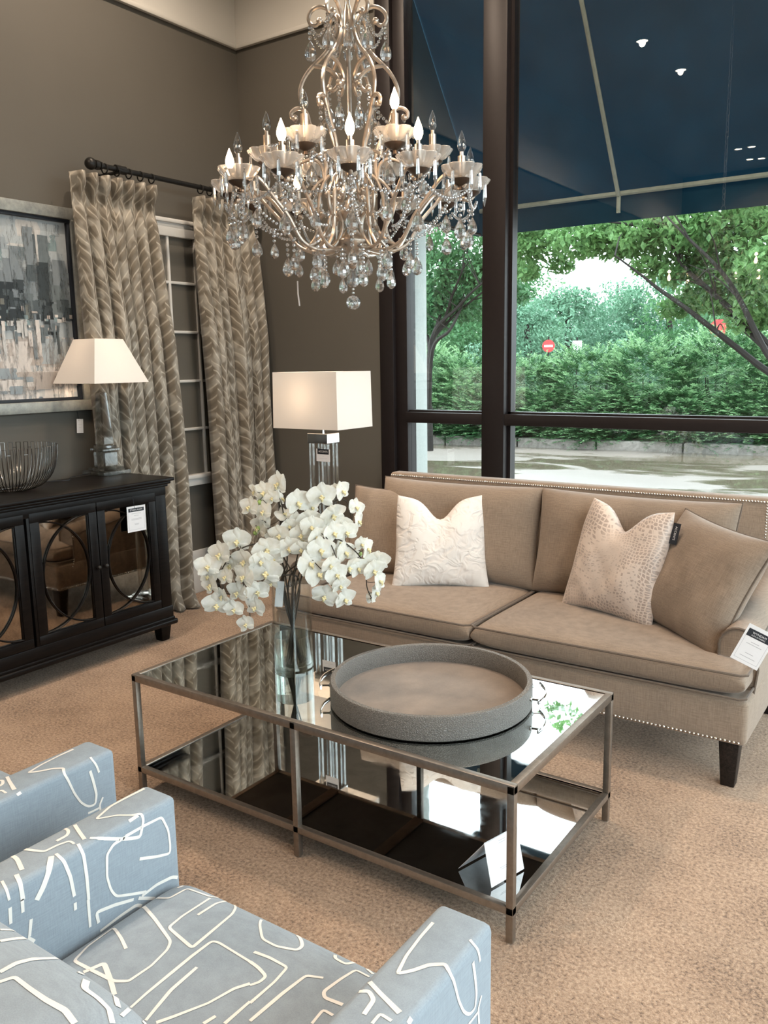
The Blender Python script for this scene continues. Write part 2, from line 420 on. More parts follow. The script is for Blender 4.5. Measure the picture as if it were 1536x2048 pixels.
# ceiling downlights
dl = [(1.33, -3.92), (1.40, -5.0), (1.13, -9.05), (1.32, -9.03), (1.13, -9.85), (1.29, -9.9), (4.6, -3.0), (5.8, -2.2), (4.6, -6.6), (5.8, -5.4), (2.3, -1.2), (.95, -1.3), (3.2,-1.0)]
dlo = []
for i, (x, y) in enumerate(dl):
    o = thing('ceiling_downlight', 'small round recessed ceiling spotlight', 'ceiling light', (x, y, CZ), 0, 'recessed spotlights in the shop ceiling')
    if i == 0:
        b = MB(); b.lathe([(.055, 0), (.075, 0), (.075, -.008), (.055, -.012), (.055, 0)], seg=20); me_r = b.mesh('trim_ring', M_TRIM)
        b = MB(); b.lathe([(.0001, -.004), (.054, -.004)], seg=20); me_b = b.mesh('lit_lens', M_SPOT)
    inst(me_r, 'trim_ring', o); inst(me_b, 'lit_lens', o)
    L = bpy.data.lights.new('downlight_lamp', 'SPOT'); L.energy = DOWNLIGHT_W; L.color = WARM; L.spot_size = R(118); L.spot_blend = .7; L.shadow_soft_size = .028
    if x < 3: L.spot_size = R(150)
    if x > 4: L.energy = DOWNLIGHT_W*.55
    if y < -8: L.energy = DOWNLIGHT_W*.4
    lo = bpy.data.objects.new('downlight_lamp', L); col.objects.link(lo); lo.parent = o; lo.location = (0, 0, -.03)

# ================================================================ outdoors
t = NT('wet_asphalt'); co = t.co(scale=(.45, 1, 1)); n = t.noise(co, .75, 4, .6, .6); g = t.noise(t.co(), 60, 3)
puddle = t.ramp(n, [(.46, (0, 0, 0)), (.54, (1, 1, 1))])
base = t.ramp(t.math('ADD', t.math('MULTIPLY', g, .5), t.math('MULTIPLY', n, .5)), [(.3, (.15, .122, .105)), (.7, (.27, .23, .205))])
mix = t.n('MixRGB'); t.l(puddle, mix.inputs[0]); t.l(base, mix.inputs[1]); mix.inputs[2].default_value = (.12, .10, .07, 1)
t.l(mix.outputs[0], t.b.inputs['Base Color']); t.l(t.ramp(puddle, [(0, (.42,)*3), (1, (.04,)*3)]), t.b.inputs['Roughness']); t.bump(t.math('MULTIPLY', g, t.math('SUBTRACT', 1.0, puddle)), .25, .01)
M_LOT = t.m
LOTZ = -.15
b = MB(); b.box((-40, WY+.25, LOTZ-.1), (40, 11.6, LOTZ)); struct(b.obj('ground_parking_lot', M_LOT, smooth=False))
b = MB(); b.box((RX+.25, -40, LOTZ-.1), (40, WY+.25, LOTZ)); struct(b.obj('ground_side_lot', M_LOT, smooth=False))
t = NT('concrete_kerb'); n = t.noise(t.co(), 14, 5, .7); t.l(t.ramp(n, [(.3, (.13, .115, .10)), (.7, (.30, .27, .245))]), t.b.inputs['Base Color']); set_b(t.b, rough=.85); t.bump(n, .4, .01); M_KERB = t.m
def kerb(x): return 11.25+.09*(x+3)
b = MB()
for i in range(-10, 6):
    xa, xb = i*1.6, i*1.6+1.58
    if xb < -16 or xa > 9: continue
    yc = kerb((xa+xb)/2); bm = bmesh.new(); bmesh.ops.create_cube(bm, size=1)
    for v in bm.verts: v.co = Vector((v.co.x*1.58, v.co.y*.3, v.co.z*.36))
    bmesh.ops.bevel(bm, geom=bm.edges[:], offset=.03, segments=2, profile=.5, affect='EDGES')
    b.bm(bm, 0, Matrix.Translation(((xa+xb)/2, yc, LOTZ)) @ Matrix.Rotation(math.atan(.09), 4, 'Z'))
struct(b.obj('kerb', M_KERB))
M_SOIL = plain('dark_mulch', (.06, .042, .03), .95, var=.5, scale=20, bump=.6)
b = MB(); b.add([(-45, kerb(-45)+.1, -.03), (40, kerb(40)+.1, -.03), (40, 80, .5), (-60, 80, .5)], [(0, 1, 2, 3)]); struct(b.obj('ground_planting_bed', M_SOIL, smooth=False))
# exterior pier beside the glass
px1 = ony(854.5, 700, .95).x
M_PIER = plain('pale_grey_stucco', (.46, .49, .47), .85, var=.05, scale=60, bump=.3)
b = MB(); b.rbox((px1-.9, .62, LOTZ), (px1, .95, 2.62), .01); struct(b.obj('wall_outside_pier', M_PIER))
# awning
AY = 1.2
t = NT('navy_awning_canvas'); t.t.nodes.remove(t.b); d = t.n('BsdfDiffuse'); tl = t.n('BsdfTranslucent'); mx = t.n('MixShader'); mx.inputs[0].default_value = .6
nz = t.ramp(t.noise(t.co(), 5, 4), [(.3, (.028, .088, .130)), (.7, (.038, .108, .155))]); t.l(nz, d.inputs[0]); t.l(nz, tl.inputs[0])
t.l(d.outputs[0], mx.inputs[1]); t.l(tl.outputs[0], mx.inputs[2]); t.l(mx.outputs[0], t.o.inputs[0]); M_AWN = t.m
M_PIPEW = plain('weathered_white_pipe', (.50, .51, .46), .6, var=.1)
ax0 = ony(958, 474, AY).x; ax1 = 8.3
zp = ony(1240, 385, AY).z; zv = ony(1300, 436, AY).z
sl = 1.30                                              # rise per metre towards the wall
zt = zp + sl*(AY-(WY+.16))
aw = thing('shop_awning', 'navy canvas awning on white pipe frame outside the shop window', 'awning', (ax0, WY+.16, zt))
def sag(u, v):
    x = ax0+(ax1-ax0)*u; y = AY+(WY+.16-AY)*v; return (x, y, zp+(zt-zp)*v+.004*math.sin(u*60))
b = MB(); b.grid(sag, 40, 6); b.grid(lambda u, v: (sag(u, v)[0], sag(u, v)[1]+.003, sag(u, v)[2]+.003), 40, 6)
b.obj('canvas_slope', M_AWN, aw)
b = MB(); b.box((ax0, AY, zv), (ax1, AY+.004, zp)); b.obj('front_valance', M_AWN, aw, smooth=False)
b = MB(); yy = WY+.16
b.add([(ax0, AY, zv), (ax0, yy, zv), (ax0, yy, zt), (ax0, AY, zp), (ax0-.004, AY, zv), (ax0-.004, yy, zv), (ax0-.004, yy, zt), (ax0-.004, AY, zp)],
      [(0, 1, 2, 3), (7, 6, 5, 4), (0, 4, 5, 1), (1, 5, 6, 2), (2, 6, 7, 3), (3, 7, 4, 0)]); b.obj('end_panel', M_AWN, aw, smooth=False)
b = MB(); b.tube([(ax0+.02, AY-.02, zp-.01), (ax1, AY-.02, zp-.01)], .016, 8); b.obj('front_pipe', M_PIPEW, aw)
b = MB(); b.tube([(ax0+.02, AY-.02, zv+.01), (ax0+.02, yy+.02, zv+.01)], .010, 8); b.obj('side_pipe', M_IRON, aw)
xr = [ony(927, 424, AY).x, ony(1240, 385, AY).x]; st = xr[1]-xr[0]
for k in range(6):
    x = xr[0]+st*k
    b = MB(); b.tube([(x, AY-.03, zp-.02), (x, yy+.01, zt-.045)], .014, 8); b.tube([(x, AY-.02, zp-.02), (x, AY-.02, zp-.13)], .014, 8); b.obj('rafter_pipe', M_PIPEW, aw)

# foliage --------------------------------------------------------------
def leaf_mat(name, a, c, scale=1.2, trans=.4, rough=.5):
    t = NT(name); t.t.nodes.remove(t.b); co = t.co(); n = t.noise(co, scale, 4, .7); n2 = t.noise(co, 35, 2, .6)
    cc = t.ramp(t.math('ADD', t.math('MULTIPLY', n, .45), t.math('MULTIPLY', n2, .55)), [(.36, a), (.62, c)])
    d = t.n('BsdfPrincipled'); tl = t.n('BsdfTranslucent'); d.inputs['Roughness'].default_value = rough; d.inputs['Specular IOR Level'].default_value = .3
    mx = t.n('MixShader'); mx.inputs[0].default_value = trans
    t.l(cc, d.inputs['Base Color']); t.l(cc, tl.inputs[0]); t.l(d.outputs[0], mx.inputs[1]); t.l(tl.outputs[0], mx.inputs[2]); t.l(mx.outputs[0], t.o.inputs[0]); return t.m
M_JUN = leaf_mat('juniper_green', (.012, .055, .024), (.12, .29, .11), 1.3, .3)
M_JTIP = leaf_mat('juniper_growth_highlight', (.10, .24, .10), (.34, .52, .27), 1.3, .35)  # new growth colour, paler so that plume ends also carry painted highlights
M_LEAF = leaf_mat('fresh_leaf_green', (.05, .16, .05), (.27, .46, .18), .8, .5)
M_LEAF2 = leaf_mat('mid_leaf_green', (.03, .12, .05), (.17, .35, .15), .6, .4)
M_FAR = leaf_mat('haze_tinted_foliage', (.07, .18, .11), (.22, .40, .26), .5, .3)  # haze of the distance put into the paler bluish leaf colour
M_BARK = plain('wet_dark_bark', (.013, .009, .007), .8, var=.3, scale=20, bump=.5)
npr = np.random.RandomState(3)
def quads_mesh(name, C, U, V, mat, tip=None, tipmat=None):
    """leaf blades: centres C, half vectors U (length) and V (width)"""
    n = len(C); P = np.empty((n, 4, 3), np.float32)
    P[:, 0] = C-U; P[:, 1] = C+V-U*.1; P[:, 2] = C+U; P[:, 3] = C-V-U*.1
    me = bpy.data.meshes.new(name); me.vertices.add(n*4); me.vertices.foreach_set('co', P.reshape(-1))
    me.loops.add(n*4); me.loops.foreach_set('vertex_index', np.arange(n*4, dtype=np.int32))
    me.polygons.add(n); me.polygons.foreach_set('loop_start', np.arange(0, n*4, 4, dtype=np.int32)); me.polygons.foreach_set('loop_total', np.full(n, 4, np.int32))
    me.materials.append(mat)
    if tipmat is not None: me.materials.append(tipmat); me.polygons.foreach_set('material_index', tip.astype(np.int32))
    me.update(calc_edges=True); return me
def unit(a): return a/np.linalg.norm(a, axis=-1, keepdims=True)
def juniper(seed, w=1.15, d=1.0, h=2.6, n=620):
    rs = np.random.RandomState(seed); Cs, Us, Vs, Tp = [], [], [], []
    for _ in range(n):
        lt = rs.uniform(.25, .8)
        a = rs.uniform(0, 2*PI); el = rs.uniform(-.1, 1)**1.0; rad = math.sqrt(max(0, 1-el*el*.85))
        p0 = np.array([math.cos(a)*rad*w*.72, math.sin(a)*rad*d*.72, h*(.08+.78*max(el, 0))])
        out = unit(np.array([math.cos(a)*rad, math.sin(a)*rad*1.0, .15+el*.9+rs.uniform(-.25, .45)])+rs.uniform(-.25, .25, 3)); L = rs.uniform(.38, .80)
        side = unit(np.cross(out, [0, 0, 1])+1e-3); K = 30
        for k in range(K):
            s = k/K; p = p0+out*L*s+np.array([0, 0, -.16*s*s*L*1.6]); sg = 1 if k % 2 else -1
            dirv = unit(out*.75+side*sg*.75*(1-.3*s)+rs.uniform(-.28, .28, 3)+np.array([0, 0, -.1])); ll = .075*(1.1-.75*s)
            nv = unit(np.cross(dirv, rs.uniform(-1, 1, 3)+np.array([0, 0, 1.5])))
            Cs.append(p+dirv*ll); Us.append(dirv*ll); Vs.append(nv*.0125); Tp.append(s > lt and el > .1)
    return quads_mesh('foliage', np.array(Cs), np.array(Us), np.array(Vs), M_JUN, np.array(Tp), M_JTIP)
jm = [juniper(11), juniper(12), juniper(13)]
b = MB()
for k in range(7):
    a = k*.9; b.tube(smooth_pts([(0, 0, 0), (.2*math.cos(a), .2*math.sin(a), .6), (.4*math.cos(a), .35*math.sin(a), 1.1), (.45*math.cos(a), .4*math.sin(a), 1.5)], 3), [.05]*4+[.03]*3+[.01]*3, 6)
me_js = b.mesh('branches', M_BARK)
jl = [('behind the left pane, nearest the pale pier', -9.3), ('', 0)]
jx = [-10.6, -9.1, -7.6, -6.2, -4.9, -3.6, -2.3, -1.0, .3, 1.6, 2.9, 4.2]
jlab = ['farthest along the kerb behind the pale pier', 'seen through the narrow pane beside the pier', 'seen through the narrow pane near the mullion', 'directly behind the thick mullion', 'just right of the thick mullion', 'below the small round red sign', 'below the white sign', 'in front of the gap of bright sky', 'left of the red and white sign post', 'below the red and white sign', 'under the low branches of the near tree', 'at the far right end of the hedge']
for i, x in enumerate(jx):
    o = thing('juniper_bush', 'feathery green juniper bush '+jlab[i], 'bush', (x, kerb(x)+1.15+.25*rng.random(), -.06), rng.random()*6.28, 'juniper hedge along the kerb')
    hs = [.80, .84, .80, .78, .72, .66, .74, .80, .84, .84, .80, .82][i]; o.scale = (1.05, 1.05, hs)
    inst(jm[i % 3], 'foliage', o); inst(me_js, 'branches', o)
llab = ['beyond the pale pier', 'its edge showing beside the pale pier', 'in the middle of the narrow pane', 'next to the mullion in the narrow pane', 'hidden mostly by the thick mullion', 'first to the right of the thick mullion', 'under the round red sign', 'under the white sign', 'under the gap of bright sky', 'under the red and white sign', 'farthest right']
# a second, lower row closes the foot of the hedge
for i, x in enumerate([-9.8, -8.3, -6.9, -5.5, -4.2, -2.9, -1.6, -.3, 1.0, 2.3, 3.6]):
    o = thing('juniper_bush', 'low juniper bush spilling over the kerb, '+llab[i], 'bush', (x, kerb(x)+.62, -.08), rng.random()*6.28, 'low junipers spilling over the kerb')
    o.scale = (.9, .72, .42); inst(jm[(i+1) % 3], 'foliage', o)

def crown_mesh(name, clumps, mat, leaf=.07, seed=0, density=1.0):
    """clumps: (x, y, z, radius, leaves)"""
    rs = np.random.RandomState(seed); C, U, V = [], [], []
    for (x, y, z, r, n) in clumps:
        n = int(n*density); d = unit(rs.normal(size=(n, 3))); rr = r*rs.uniform(.25, 1, (n, 1))**.6
        c = np.array([x, y, z])+d*rr*np.array([1, 1, .62]); C.append(c)
        u = unit(rs.normal(size=(n, 3))+np.array([0, 0, -.35])); w_ = unit(np.cross(u, rs.normal(size=(n, 3))*.55+np.array([0, 0, 1])))
        s = leaf*rs.uniform(.6, 1.2, (n, 1)); U.append(u*s); V.append(w_*s*.55)
    return quads_mesh(name, np.concatenate(C), np.concatenate(U), np.concatenate(V), mat)
def branch(bm, P, r0, r1, n=5, seg=6):
    Q = smooth_pts(P, n); N = len(Q); bm.tube(Q, [r0+(r1-r0)*i/(N-1) for i in range(N)], seg)
def wpt(x, y, Y): return ony(x, y, Y)
# near tree at the right, trunks rising just outside the frame
Y1 = 6.6
base = ony(1640, 905, Y1+.3); base.z = 0
tr = thing('shade_tree', 'near broadleaf tree with dark bare limbs reaching left over the hedge', 'tree', base)
b = MB()
limbs = [[(1600, 800, 0), (1508, 723, 0), (1432, 663, -.2), (1366, 612, -.4), (1316, 577, -.5), (1285, 552, -.6), (1230, 511, -.8)],
         [(1600, 780, .2), (1536, 688, .2), (1432, 592, .1), (1366, 531, 0), (1331, 471, 0), (1265, 450, -.2), (1180, 440, -.4)],
         [(1610, 760, .3), (1545, 650, .4), (1508, 567, .5), (1488, 476, .6), (1462, 425, .6), (1430, 330, .6)],
         [(1620, 740, .5), (1560, 600, .6), (1530, 520, .5), (1508, 466, .5), (1477, 400, .4), (1450, 250, .3)],
         [(1560, 735, .1), (1470, 640, .3), (1400, 560, .5), (1340, 510, .6), (1300, 470, .7)],
         [(1590, 790, -.2), (1530, 700, -.3), (1480, 600, -.4), (1440, 540, -.5), (1380, 480, -.6), (1340, 440, -.6)]]
tw = []
for L in limbs:
    P = [wpt(x, y, Y1+dy) for x, y, dy in L]; branch(b, [base+Vector((0, 0, .3))]+P, .052, .010); tw += P[2:]
b.tube([base, base+Vector((0, 0, .5))], [.10, .08], 8)
for i in range(46):
    p = rng.choice(tw); q = p+Vector((rng.uniform(-.7, .3), rng.uniform(-.5, .5), rng.uniform(-.1, .6))); branch(b, [p, (p+q)/2+Vector((0, 0, .07)), q], .013, .004, 3, 4)
b.obj('limbs', M_BARK, tr)
cl = []
for (x, y, dy, r, n) in [(1040, 490, 0, .42, 520), (1090, 480, .2, .45, 560), (1150, 480, -.2, .42, 520), (1210, 480, .2, .42, 560), (1270, 470, 0, .45, 620), (1330, 470, .3, .5, 700), (1400, 460, 0, .5, 800),
                         (1470, 450, .4, .5, 800), (1530, 470, 0, .5, 800), (1350, 540, .2, .36, 420), (1420, 530, .5, .45, 650), (1490, 540, .2, .45, 650), (1530, 600, 0, .4, 600), (1450, 600, .4, .36, 450), (1390, 600, .6, .32, 360),
                         (1290, 530, 0, .22, 160), (1050, 540, 0, .25, 150), (1120, 530, .3, .22, 130), (1500, 640, .3, .3, 320), (1560, 520, -.4, .5, 700), (1340, 620, .4, .22, 170), (1240, 500, .1, .24, 160),
                         (1060, 430, 0, .5, 420), (1200, 410, 0, .5, 420), (1400, 380, 0, .6, 520), (1550, 360, 0, .7, 600), (1300, 300, 0, .4, 200), (1500, 240, 0, .6, 300), (1150, 250, .4, .35, 130), (1620, 420, 0, .7, 600)]:
    p = wpt(x, y, Y1+dy)-base; cl.append((p.x, p.y, p.z, r, n))
inst(crown_mesh('foliage', cl, M_LEAF, .058, 5, 1.15), 'foliage', tr)
# tree seen through the narrow left pane
Y2 = 8.4
base = ony(858, 800, Y2); base.z = 0
tr = thing('shade_tree', 'spreading broadleaf tree with fanning trunks seen through the narrow pane', 'tree', base)
b = MB(); tw = []
for L in [[(862, 690), (885, 650), (905, 590), (925, 540), (940, 480)], [(860, 700), (880, 630), (890, 570), (900, 500)], [(862, 695), (900, 640), (945, 600), (985, 570)], [(865, 700), (900, 660), (930, 600), (965, 540), (990, 500)], [(858, 700), (850, 640), (840, 560)], [(862, 680), (915, 615), (960, 570), (1030, 520)]]:
    P = [wpt(x, y, Y2+rng.uniform(-.3, .3)) for x, y in L]; branch(b, [base+Vector((0, 0, .6))]+P, .04, .010); tw += P[1:]
for i in range(36):
    p = rng.choice(tw); q = p+Vector((rng.uniform(-.5, .5), rng.uniform(-.5, .5), rng.uniform(0, .6))); branch(b, [p, (p+q)/2, q], .012, .004, 3, 4)
b.tube([base, base+Vector((0, 0, .8))], [.075, .06], 8); b.obj('limbs', M_BARK, tr)
cl = []
for (x, y, dy, r, n) in [(870, 540, 0, .5, 520), (930, 530, .2, .5, 560), (900, 480, 0, .5, 420), (960, 560, .3, .45, 480), (890, 600, .3, .4, 420), (940, 620, .5, .4, 380), (840, 600, 0, .5, 420), (1000, 540, .2, .5, 480), (1030, 590, .4, .35, 260), (870, 650, .4, .35, 300), (1000, 480, 0, .5, 420), (820, 500, 0, .6, 420), (900, 400, 0, .6, 260), (1020, 400, 0, .6, 260)]:
    p = wpt(x, y, Y2+dy)-base; cl.append((p.x, p.y, p.z, r, n))
inst(crown_mesh('foliage', cl, M_LEAF2, .062, 6, 1.2), 'foliage', tr)
# trees beyond the hedge
def far_tree(px, top, Y, r, label, mat, seed, low=700, n=11000, leaf=.085, cone=False):
    base = ony(px, 740, Y); base.z = 0; z1 = ony(px, top, Y).z; z0 = .8
    tr = thing('distant_tree', label, 'tree', base, 0, 'trees beyond the hedge'); rs = random.Random(seed)
    b = MB(); b.tube([(base.x, base.y, 0), (base.x+.1, base.y, z1*.5), (base.x, base.y, z1*.9)], [.22, .14, .04], 7); b.obj('trunk', M_BARK, tr)
    cl = []; K = 26
    for k in range(K):
        h = rs.random(); z = z0+(z1-z0)*h; rr = r*(1-.75*h if cone else math.sqrt(max(.06, 1-(2*h-.9)**2*.75))); a = rs.random()*6.28; q = rr*rs.uniform(.35, .8)
        cl.append((math.cos(a)*q, math.sin(a)*q, z-.2*r, r*rs.uniform(.28, .42), n//K))
    cl.append((0, 0, z1-.25*r, r*.3, n//K)); inst(crown_mesh('foliage', cl, mat, leaf, seed), 'foliage', tr)
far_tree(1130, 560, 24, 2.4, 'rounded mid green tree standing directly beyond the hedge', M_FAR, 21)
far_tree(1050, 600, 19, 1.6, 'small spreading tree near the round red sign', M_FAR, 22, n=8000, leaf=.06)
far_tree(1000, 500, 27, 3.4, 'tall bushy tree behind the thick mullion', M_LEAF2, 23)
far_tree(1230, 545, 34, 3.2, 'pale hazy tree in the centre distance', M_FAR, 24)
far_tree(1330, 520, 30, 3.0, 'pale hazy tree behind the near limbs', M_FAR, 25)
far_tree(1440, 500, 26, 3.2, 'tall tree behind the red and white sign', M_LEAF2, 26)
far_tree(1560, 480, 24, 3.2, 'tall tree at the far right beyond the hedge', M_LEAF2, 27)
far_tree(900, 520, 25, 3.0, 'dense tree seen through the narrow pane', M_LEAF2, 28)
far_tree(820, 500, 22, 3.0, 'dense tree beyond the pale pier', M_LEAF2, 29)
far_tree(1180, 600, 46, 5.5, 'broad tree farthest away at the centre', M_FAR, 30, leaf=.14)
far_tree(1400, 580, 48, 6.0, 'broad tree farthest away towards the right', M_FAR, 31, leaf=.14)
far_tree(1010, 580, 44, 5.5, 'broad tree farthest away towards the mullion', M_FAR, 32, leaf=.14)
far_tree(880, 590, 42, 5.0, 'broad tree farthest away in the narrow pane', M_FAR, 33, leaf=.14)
# road signs beyond the hedge
M_RED = plain('sign_red', (.62, .05, .05), .5); M_SIGNW = plain('sign_white', (.85, .85, .85), .5)
def face_dir(p): d = CAM-p; return math.atan2(d.y, d.x)+PI/2
for (px, py, Y, kind, lab) in [(1097, 692, 17.5, 'no_entry', 'small round red no entry sign on a post beyond the hedge'), (1154, 694, 17, 'plate', 'small white rectangular road sign above the hedge'), (1437, 661, 15.2, 'stop', 'red sign over a white plate among the right hand branches')]:
    p = ony(px, py, Y); o = thing('road_sign', lab, 'sign', (p.x, p.y, 0), face_dir(p))
    b = MB(); b.box((-.02, .012, 0), (.02, .04, p.z+.25)); b.obj('post', M_IRON, o, smooth=False, local=True)
    b = MB()
    if kind == 'no_entry':
        b.tube([(0, .010, p.z), (0, -.002, p.z)], .17, 24, mi=0); b.box((-.115, -.004, p.z-.028), (.115, -.002, p.z+.028), 1); b.obj('sign_face', [M_RED, M_SIGNW], o, local=True)
    elif kind == 'plate':
        b.rbox((-.12, 0, p.z-.16), (.12, .01, p.z+.16), .003); b.obj('sign_face', M_SIGNW, o, local=True)
    else:
        b.tube([(0, .010, p.z+.05), (0, -.002, p.z+.05)], .2, 8, mi=0); b.box((-.13, -.002, p.z-.36), (.13, .008, p.z-.14), 1); b.obj('sign_face', [M_RED, M_SIGNW], o, local=True)
# ================================================================ left wall: mirror window, curtains, art
wv = struct(thing('window_1', 'white framed decorative window with mirror panes between the curtains', 'window', (LX, -.45, .78)))
zt1, zt0 = onx(330, 441, LX).z, onx(330, 473, LX).z
zs1, zs0 = onx(395, 948, LX).z, onx(395, 968, LX).z
yl = onx(337, 600, LX).y; dy1 = onx(384, 480, LX).y
W1a, W1b = -1.12, -.02
b = MB(); b.rbox((LX, W1a, zt0), (LX+.035, W1b, zt1), .004); b.rbox((LX, W1a-.02, zt1-.015), (LX+.05, W1b+.02, zt1+.01), .004)
b.rbox((LX, W1a, zs0), (LX+.045, W1b, zs1), .004); b.rbox((LX, W1a-.02, zs1-.02), (LX+.06, W1b+.02, zs1+.006), .004)
b.rbox((LX, W1a, zs0), (LX+.035, W1a+.09, zt1), .004); b.rbox((LX, W1b-.09, zs0), (LX+.035, W1b, zt1), .004); b.obj('window_frame', M_TRIM, wv)
zr = [onx(x, y, LX).z for x, y in ((370, 568), (375, 665), (380, 762), (387, 857))]
b = MB()
for y in (yl, dy1, dy1+(dy1-yl), yl-(dy1-yl)):
    if W1a+.05 < y < W1b-.05: b.rbox((LX+.008, y-.009, zs1), (LX+.026, y+.009, zt0), .003)
for z in zr: b.rbox((LX+.008, W1a+.08, z-.009), (LX+.025, W1b-.08, z+.009), .003)
b.obj('muntins', M_TRIM, wv)
b = MB(); b.box((LX+.002, W1a+.05, zs0+.02), (LX+.010, W1b-.05, zt0+.02)); b.obj('mirror_panes', M_MIRROR_W, wv, smooth=False)

# curtain cloth: laurel leaf jacquard
t = NT('leaf_jacquard_cloth'); tcx = t.n('TexCoord'); sp = t.n('SeparateXYZ'); t.l(tcx.outputs['UV'], sp.inputs[0])
wn = t.n('TexNoise'); wn.inputs['Scale'].default_value = 4.0; wn.inputs['Detail'].default_value = 2; t.l(tcx.outputs['UV'], wn.inputs['Vector'])
nf = t.math('MULTIPLY', t.math('SUBTRACT', wn.outputs['Fac'], .5), .09)
uu = t.math('ADD', t.math('MULTIPLY', sp.outputs['X'], 1.0), nf)
cu = t.math('PINGPONG', t.math('ADD', uu, .040), .070)                        # 0 at the stem .. .085 at the row edge
k1 = t.math('MULTIPLY', t.math('POWER', t.math('DIVIDE', cu, .070), .75), .090)
sidef = t.math('MODULO', t.math('FLOOR', t.math('DIVIDE', t.math('ADD', uu, .040+8*.070), .070)), 2.0)
vv = t.math('ADD', t.math('ADD', t.math('SUBTRACT', sp.outputs['Y'], k1), t.math('MULTIPLY', nf, 1.2)), t.math('MULTIPLY', sidef, .035))
saw = t.math('DIVIDE', t.math('PINGPONG', vv, .035), .035)      # leaf outlines
edge = t.ramp(saw, [(.0, (1, 1, 1)), (.12, (1, 1, 1)), (.2, (0, 0, 0))])
stem = t.ramp(t.math('DIVIDE', cu, .070), [(.0, (1, 1, 1)), (.07, (0, 0, 0))])
pr = t.math('MAXIMUM', edge, stem)
gl_ = t.noise(t.co('UV'), 9, 3, .6); pat = t.math('MULTIPLY', pr, t.ramp(gl_, [(.3, (.35,)*3), (.6, (1, 1, 1))]))
leafsh = t.ramp(t.noise(t.co('UV', scale=(1, .8, 1)), 11, 1, .5), [(.52, (0, 0, 0)), (.60, (1, 1, 1))])
body = t.ramp(saw, [(.1, (.20, .17, .128)), (1, (.150, .126, .093))])
mx1 = t.n('MixRGB'); t.l(t.math('MULTIPLY', leafsh, .55), mx1.inputs[0]); t.l(body, mx1.inputs[1]); mx1.inputs[2].default_value = (.46, .43, .37, 1)
mx2 = t.n('MixRGB'); t.l(t.math('MULTIPLY', pat, .62), mx2.inputs[0]); t.l(mx1.outputs[0], mx2.inputs[1]); mx2.inputs[2].default_value = (.60, .55, .46, 1)
t.l(mx2.outputs[0], t.b.inputs['Base Color']); set_b(t.b, None, .42, 0, Sheen_Weight=.3)
t.l(t.ramp(pr, [(0, (.55,)*3), (1, (.30,)*3)]), t.b.inputs['Roughness'])
hb = t.math('ADD', t.math('MULTIPLY', saw, .6), t.math('MULTIPLY', wn.outputs['Fac'], .6)); t.bump(hb, .5, .007); M_CURT = t.m

CZT = 2.60
RODX, RODZ = .10, onx(250, 342, .10).z
def curtain(name, label, yT, yB, x0, n, ztop, seed, phase=0, xB=None, group=None):
    """yT/yB: (start, end) at the top and at the foot"""
    rs = random.Random(seed); amp = [rs.uniform(.7, 1.3) for _ in range(n+2)]; off = [rs.uniform(-.22, .22) for _ in range(n+2)]
    wob = [rs.uniform(0, 6.28) for _ in range(n+2)]
    o = thing(name, label, 'curtain', (x0, (yB[0]+yB[1])/2, 0))
    W = (yT[1]-yT[0])
    def fn(u, v):
        h = 1-v; z = ztop*(1-v)+.012*v; d = ztop-z
        s = u*n; k = min(int(s), n-1); f = s-k; f = f+off[k]*math.sin(PI*f)*.5*min(1, d/.5); ph = 2*PI*f
        c = .5-.5*math.cos(ph)                                    # 1 at pleat ridge
        head = max(0, min(1, (.135-d)/.05)); pin = math.exp(-((d-.145)/.035)**2)
        soft = min(1, d/.9); A = .030*(1-soft)+.105*amp[k]*soft
        xo = A*(abs(math.sin(PI*f))**.6*soft+c**1.4*(1-soft))
        if d < .135: q_ = max(0, min(1, (d-.05)/.085)); hw = .37-.24*q_*q_; xo = .072*math.sqrt(max(0, 1-((f-.5)/hw)**2))*(1-.45*q_)
        xo = xo*(1-pin)+pin*(.030*c**5)
        yy = k+f
        yy += -.20*math.sin(ph)*(.25+.25*min(1, d/.3))*(1-pin)*(1 if d > .1 else .35)
        y0 = yT[0]+(yB[0]-yT[0])*v; y1 = yT[1]+(yB[1]-yT[1])*v
        y = y0+(y1-y0)*(yy/n)+.010*math.sin(wob[k]+z*3.1)*soft; x = x0+xo+.010*math.sin(wob[k]*2+z*2.3)*soft+((xB or x0)-x0)*v
        if d > ztop-.14: q = (d-(ztop-.14))/.14; x += .035*q*q*(1+.6*math.sin(s*5)); y += .012*q*math.sin(s*9)
        if z > ztop-.12: z += .006*c
        return (x, y, z)
    b = MB(); b.grid(fn, n*18, 110, uv=True)
    for i in b.uv: u, v = b.uv[i]; b.uv[i] = (u*W*1.9, (1-v)*ztop)
    c = b.obj('drape', M_CURT, o, ang=80)
    md = c.modifiers.new('cloth thickness', 'SOLIDIFY'); md.thickness = .004; md.offset = -1
    return o
curtain('curtain', 'patterned taupe leaf curtain hanging between the painting and the white window', (-1.42, -.835), (-1.36, -.76), .062, 7, onx(250, 362, .10).z, 4)
curtain('curtain', 'patterned taupe leaf curtain hanging in the room corner, behind the chandelier', (-.525, .04), (-.46, .055), .062, 7, onx(420, 398, .10).z, 9)
rod = thing('curtain_rod', 'blackened iron curtain rod with ball end above the mirrored window', 'curtain rod', (RODX, -.6, RODZ))
ya = onx(190, 327, RODX).y
b = MB(); b.tube([(RODX, ya, RODZ), (RODX, .075, RODZ)], .015, 12); b.obj('pole', M_IRON, rod)
b = MB(); b.ball((RODX, ya-.03, RODZ), .031, 14, 10); b.lathe([(.001, 0), (.02, 0), (.024, .01), (.02, .02), (.001, .02)], (0, 0, 0), 12)
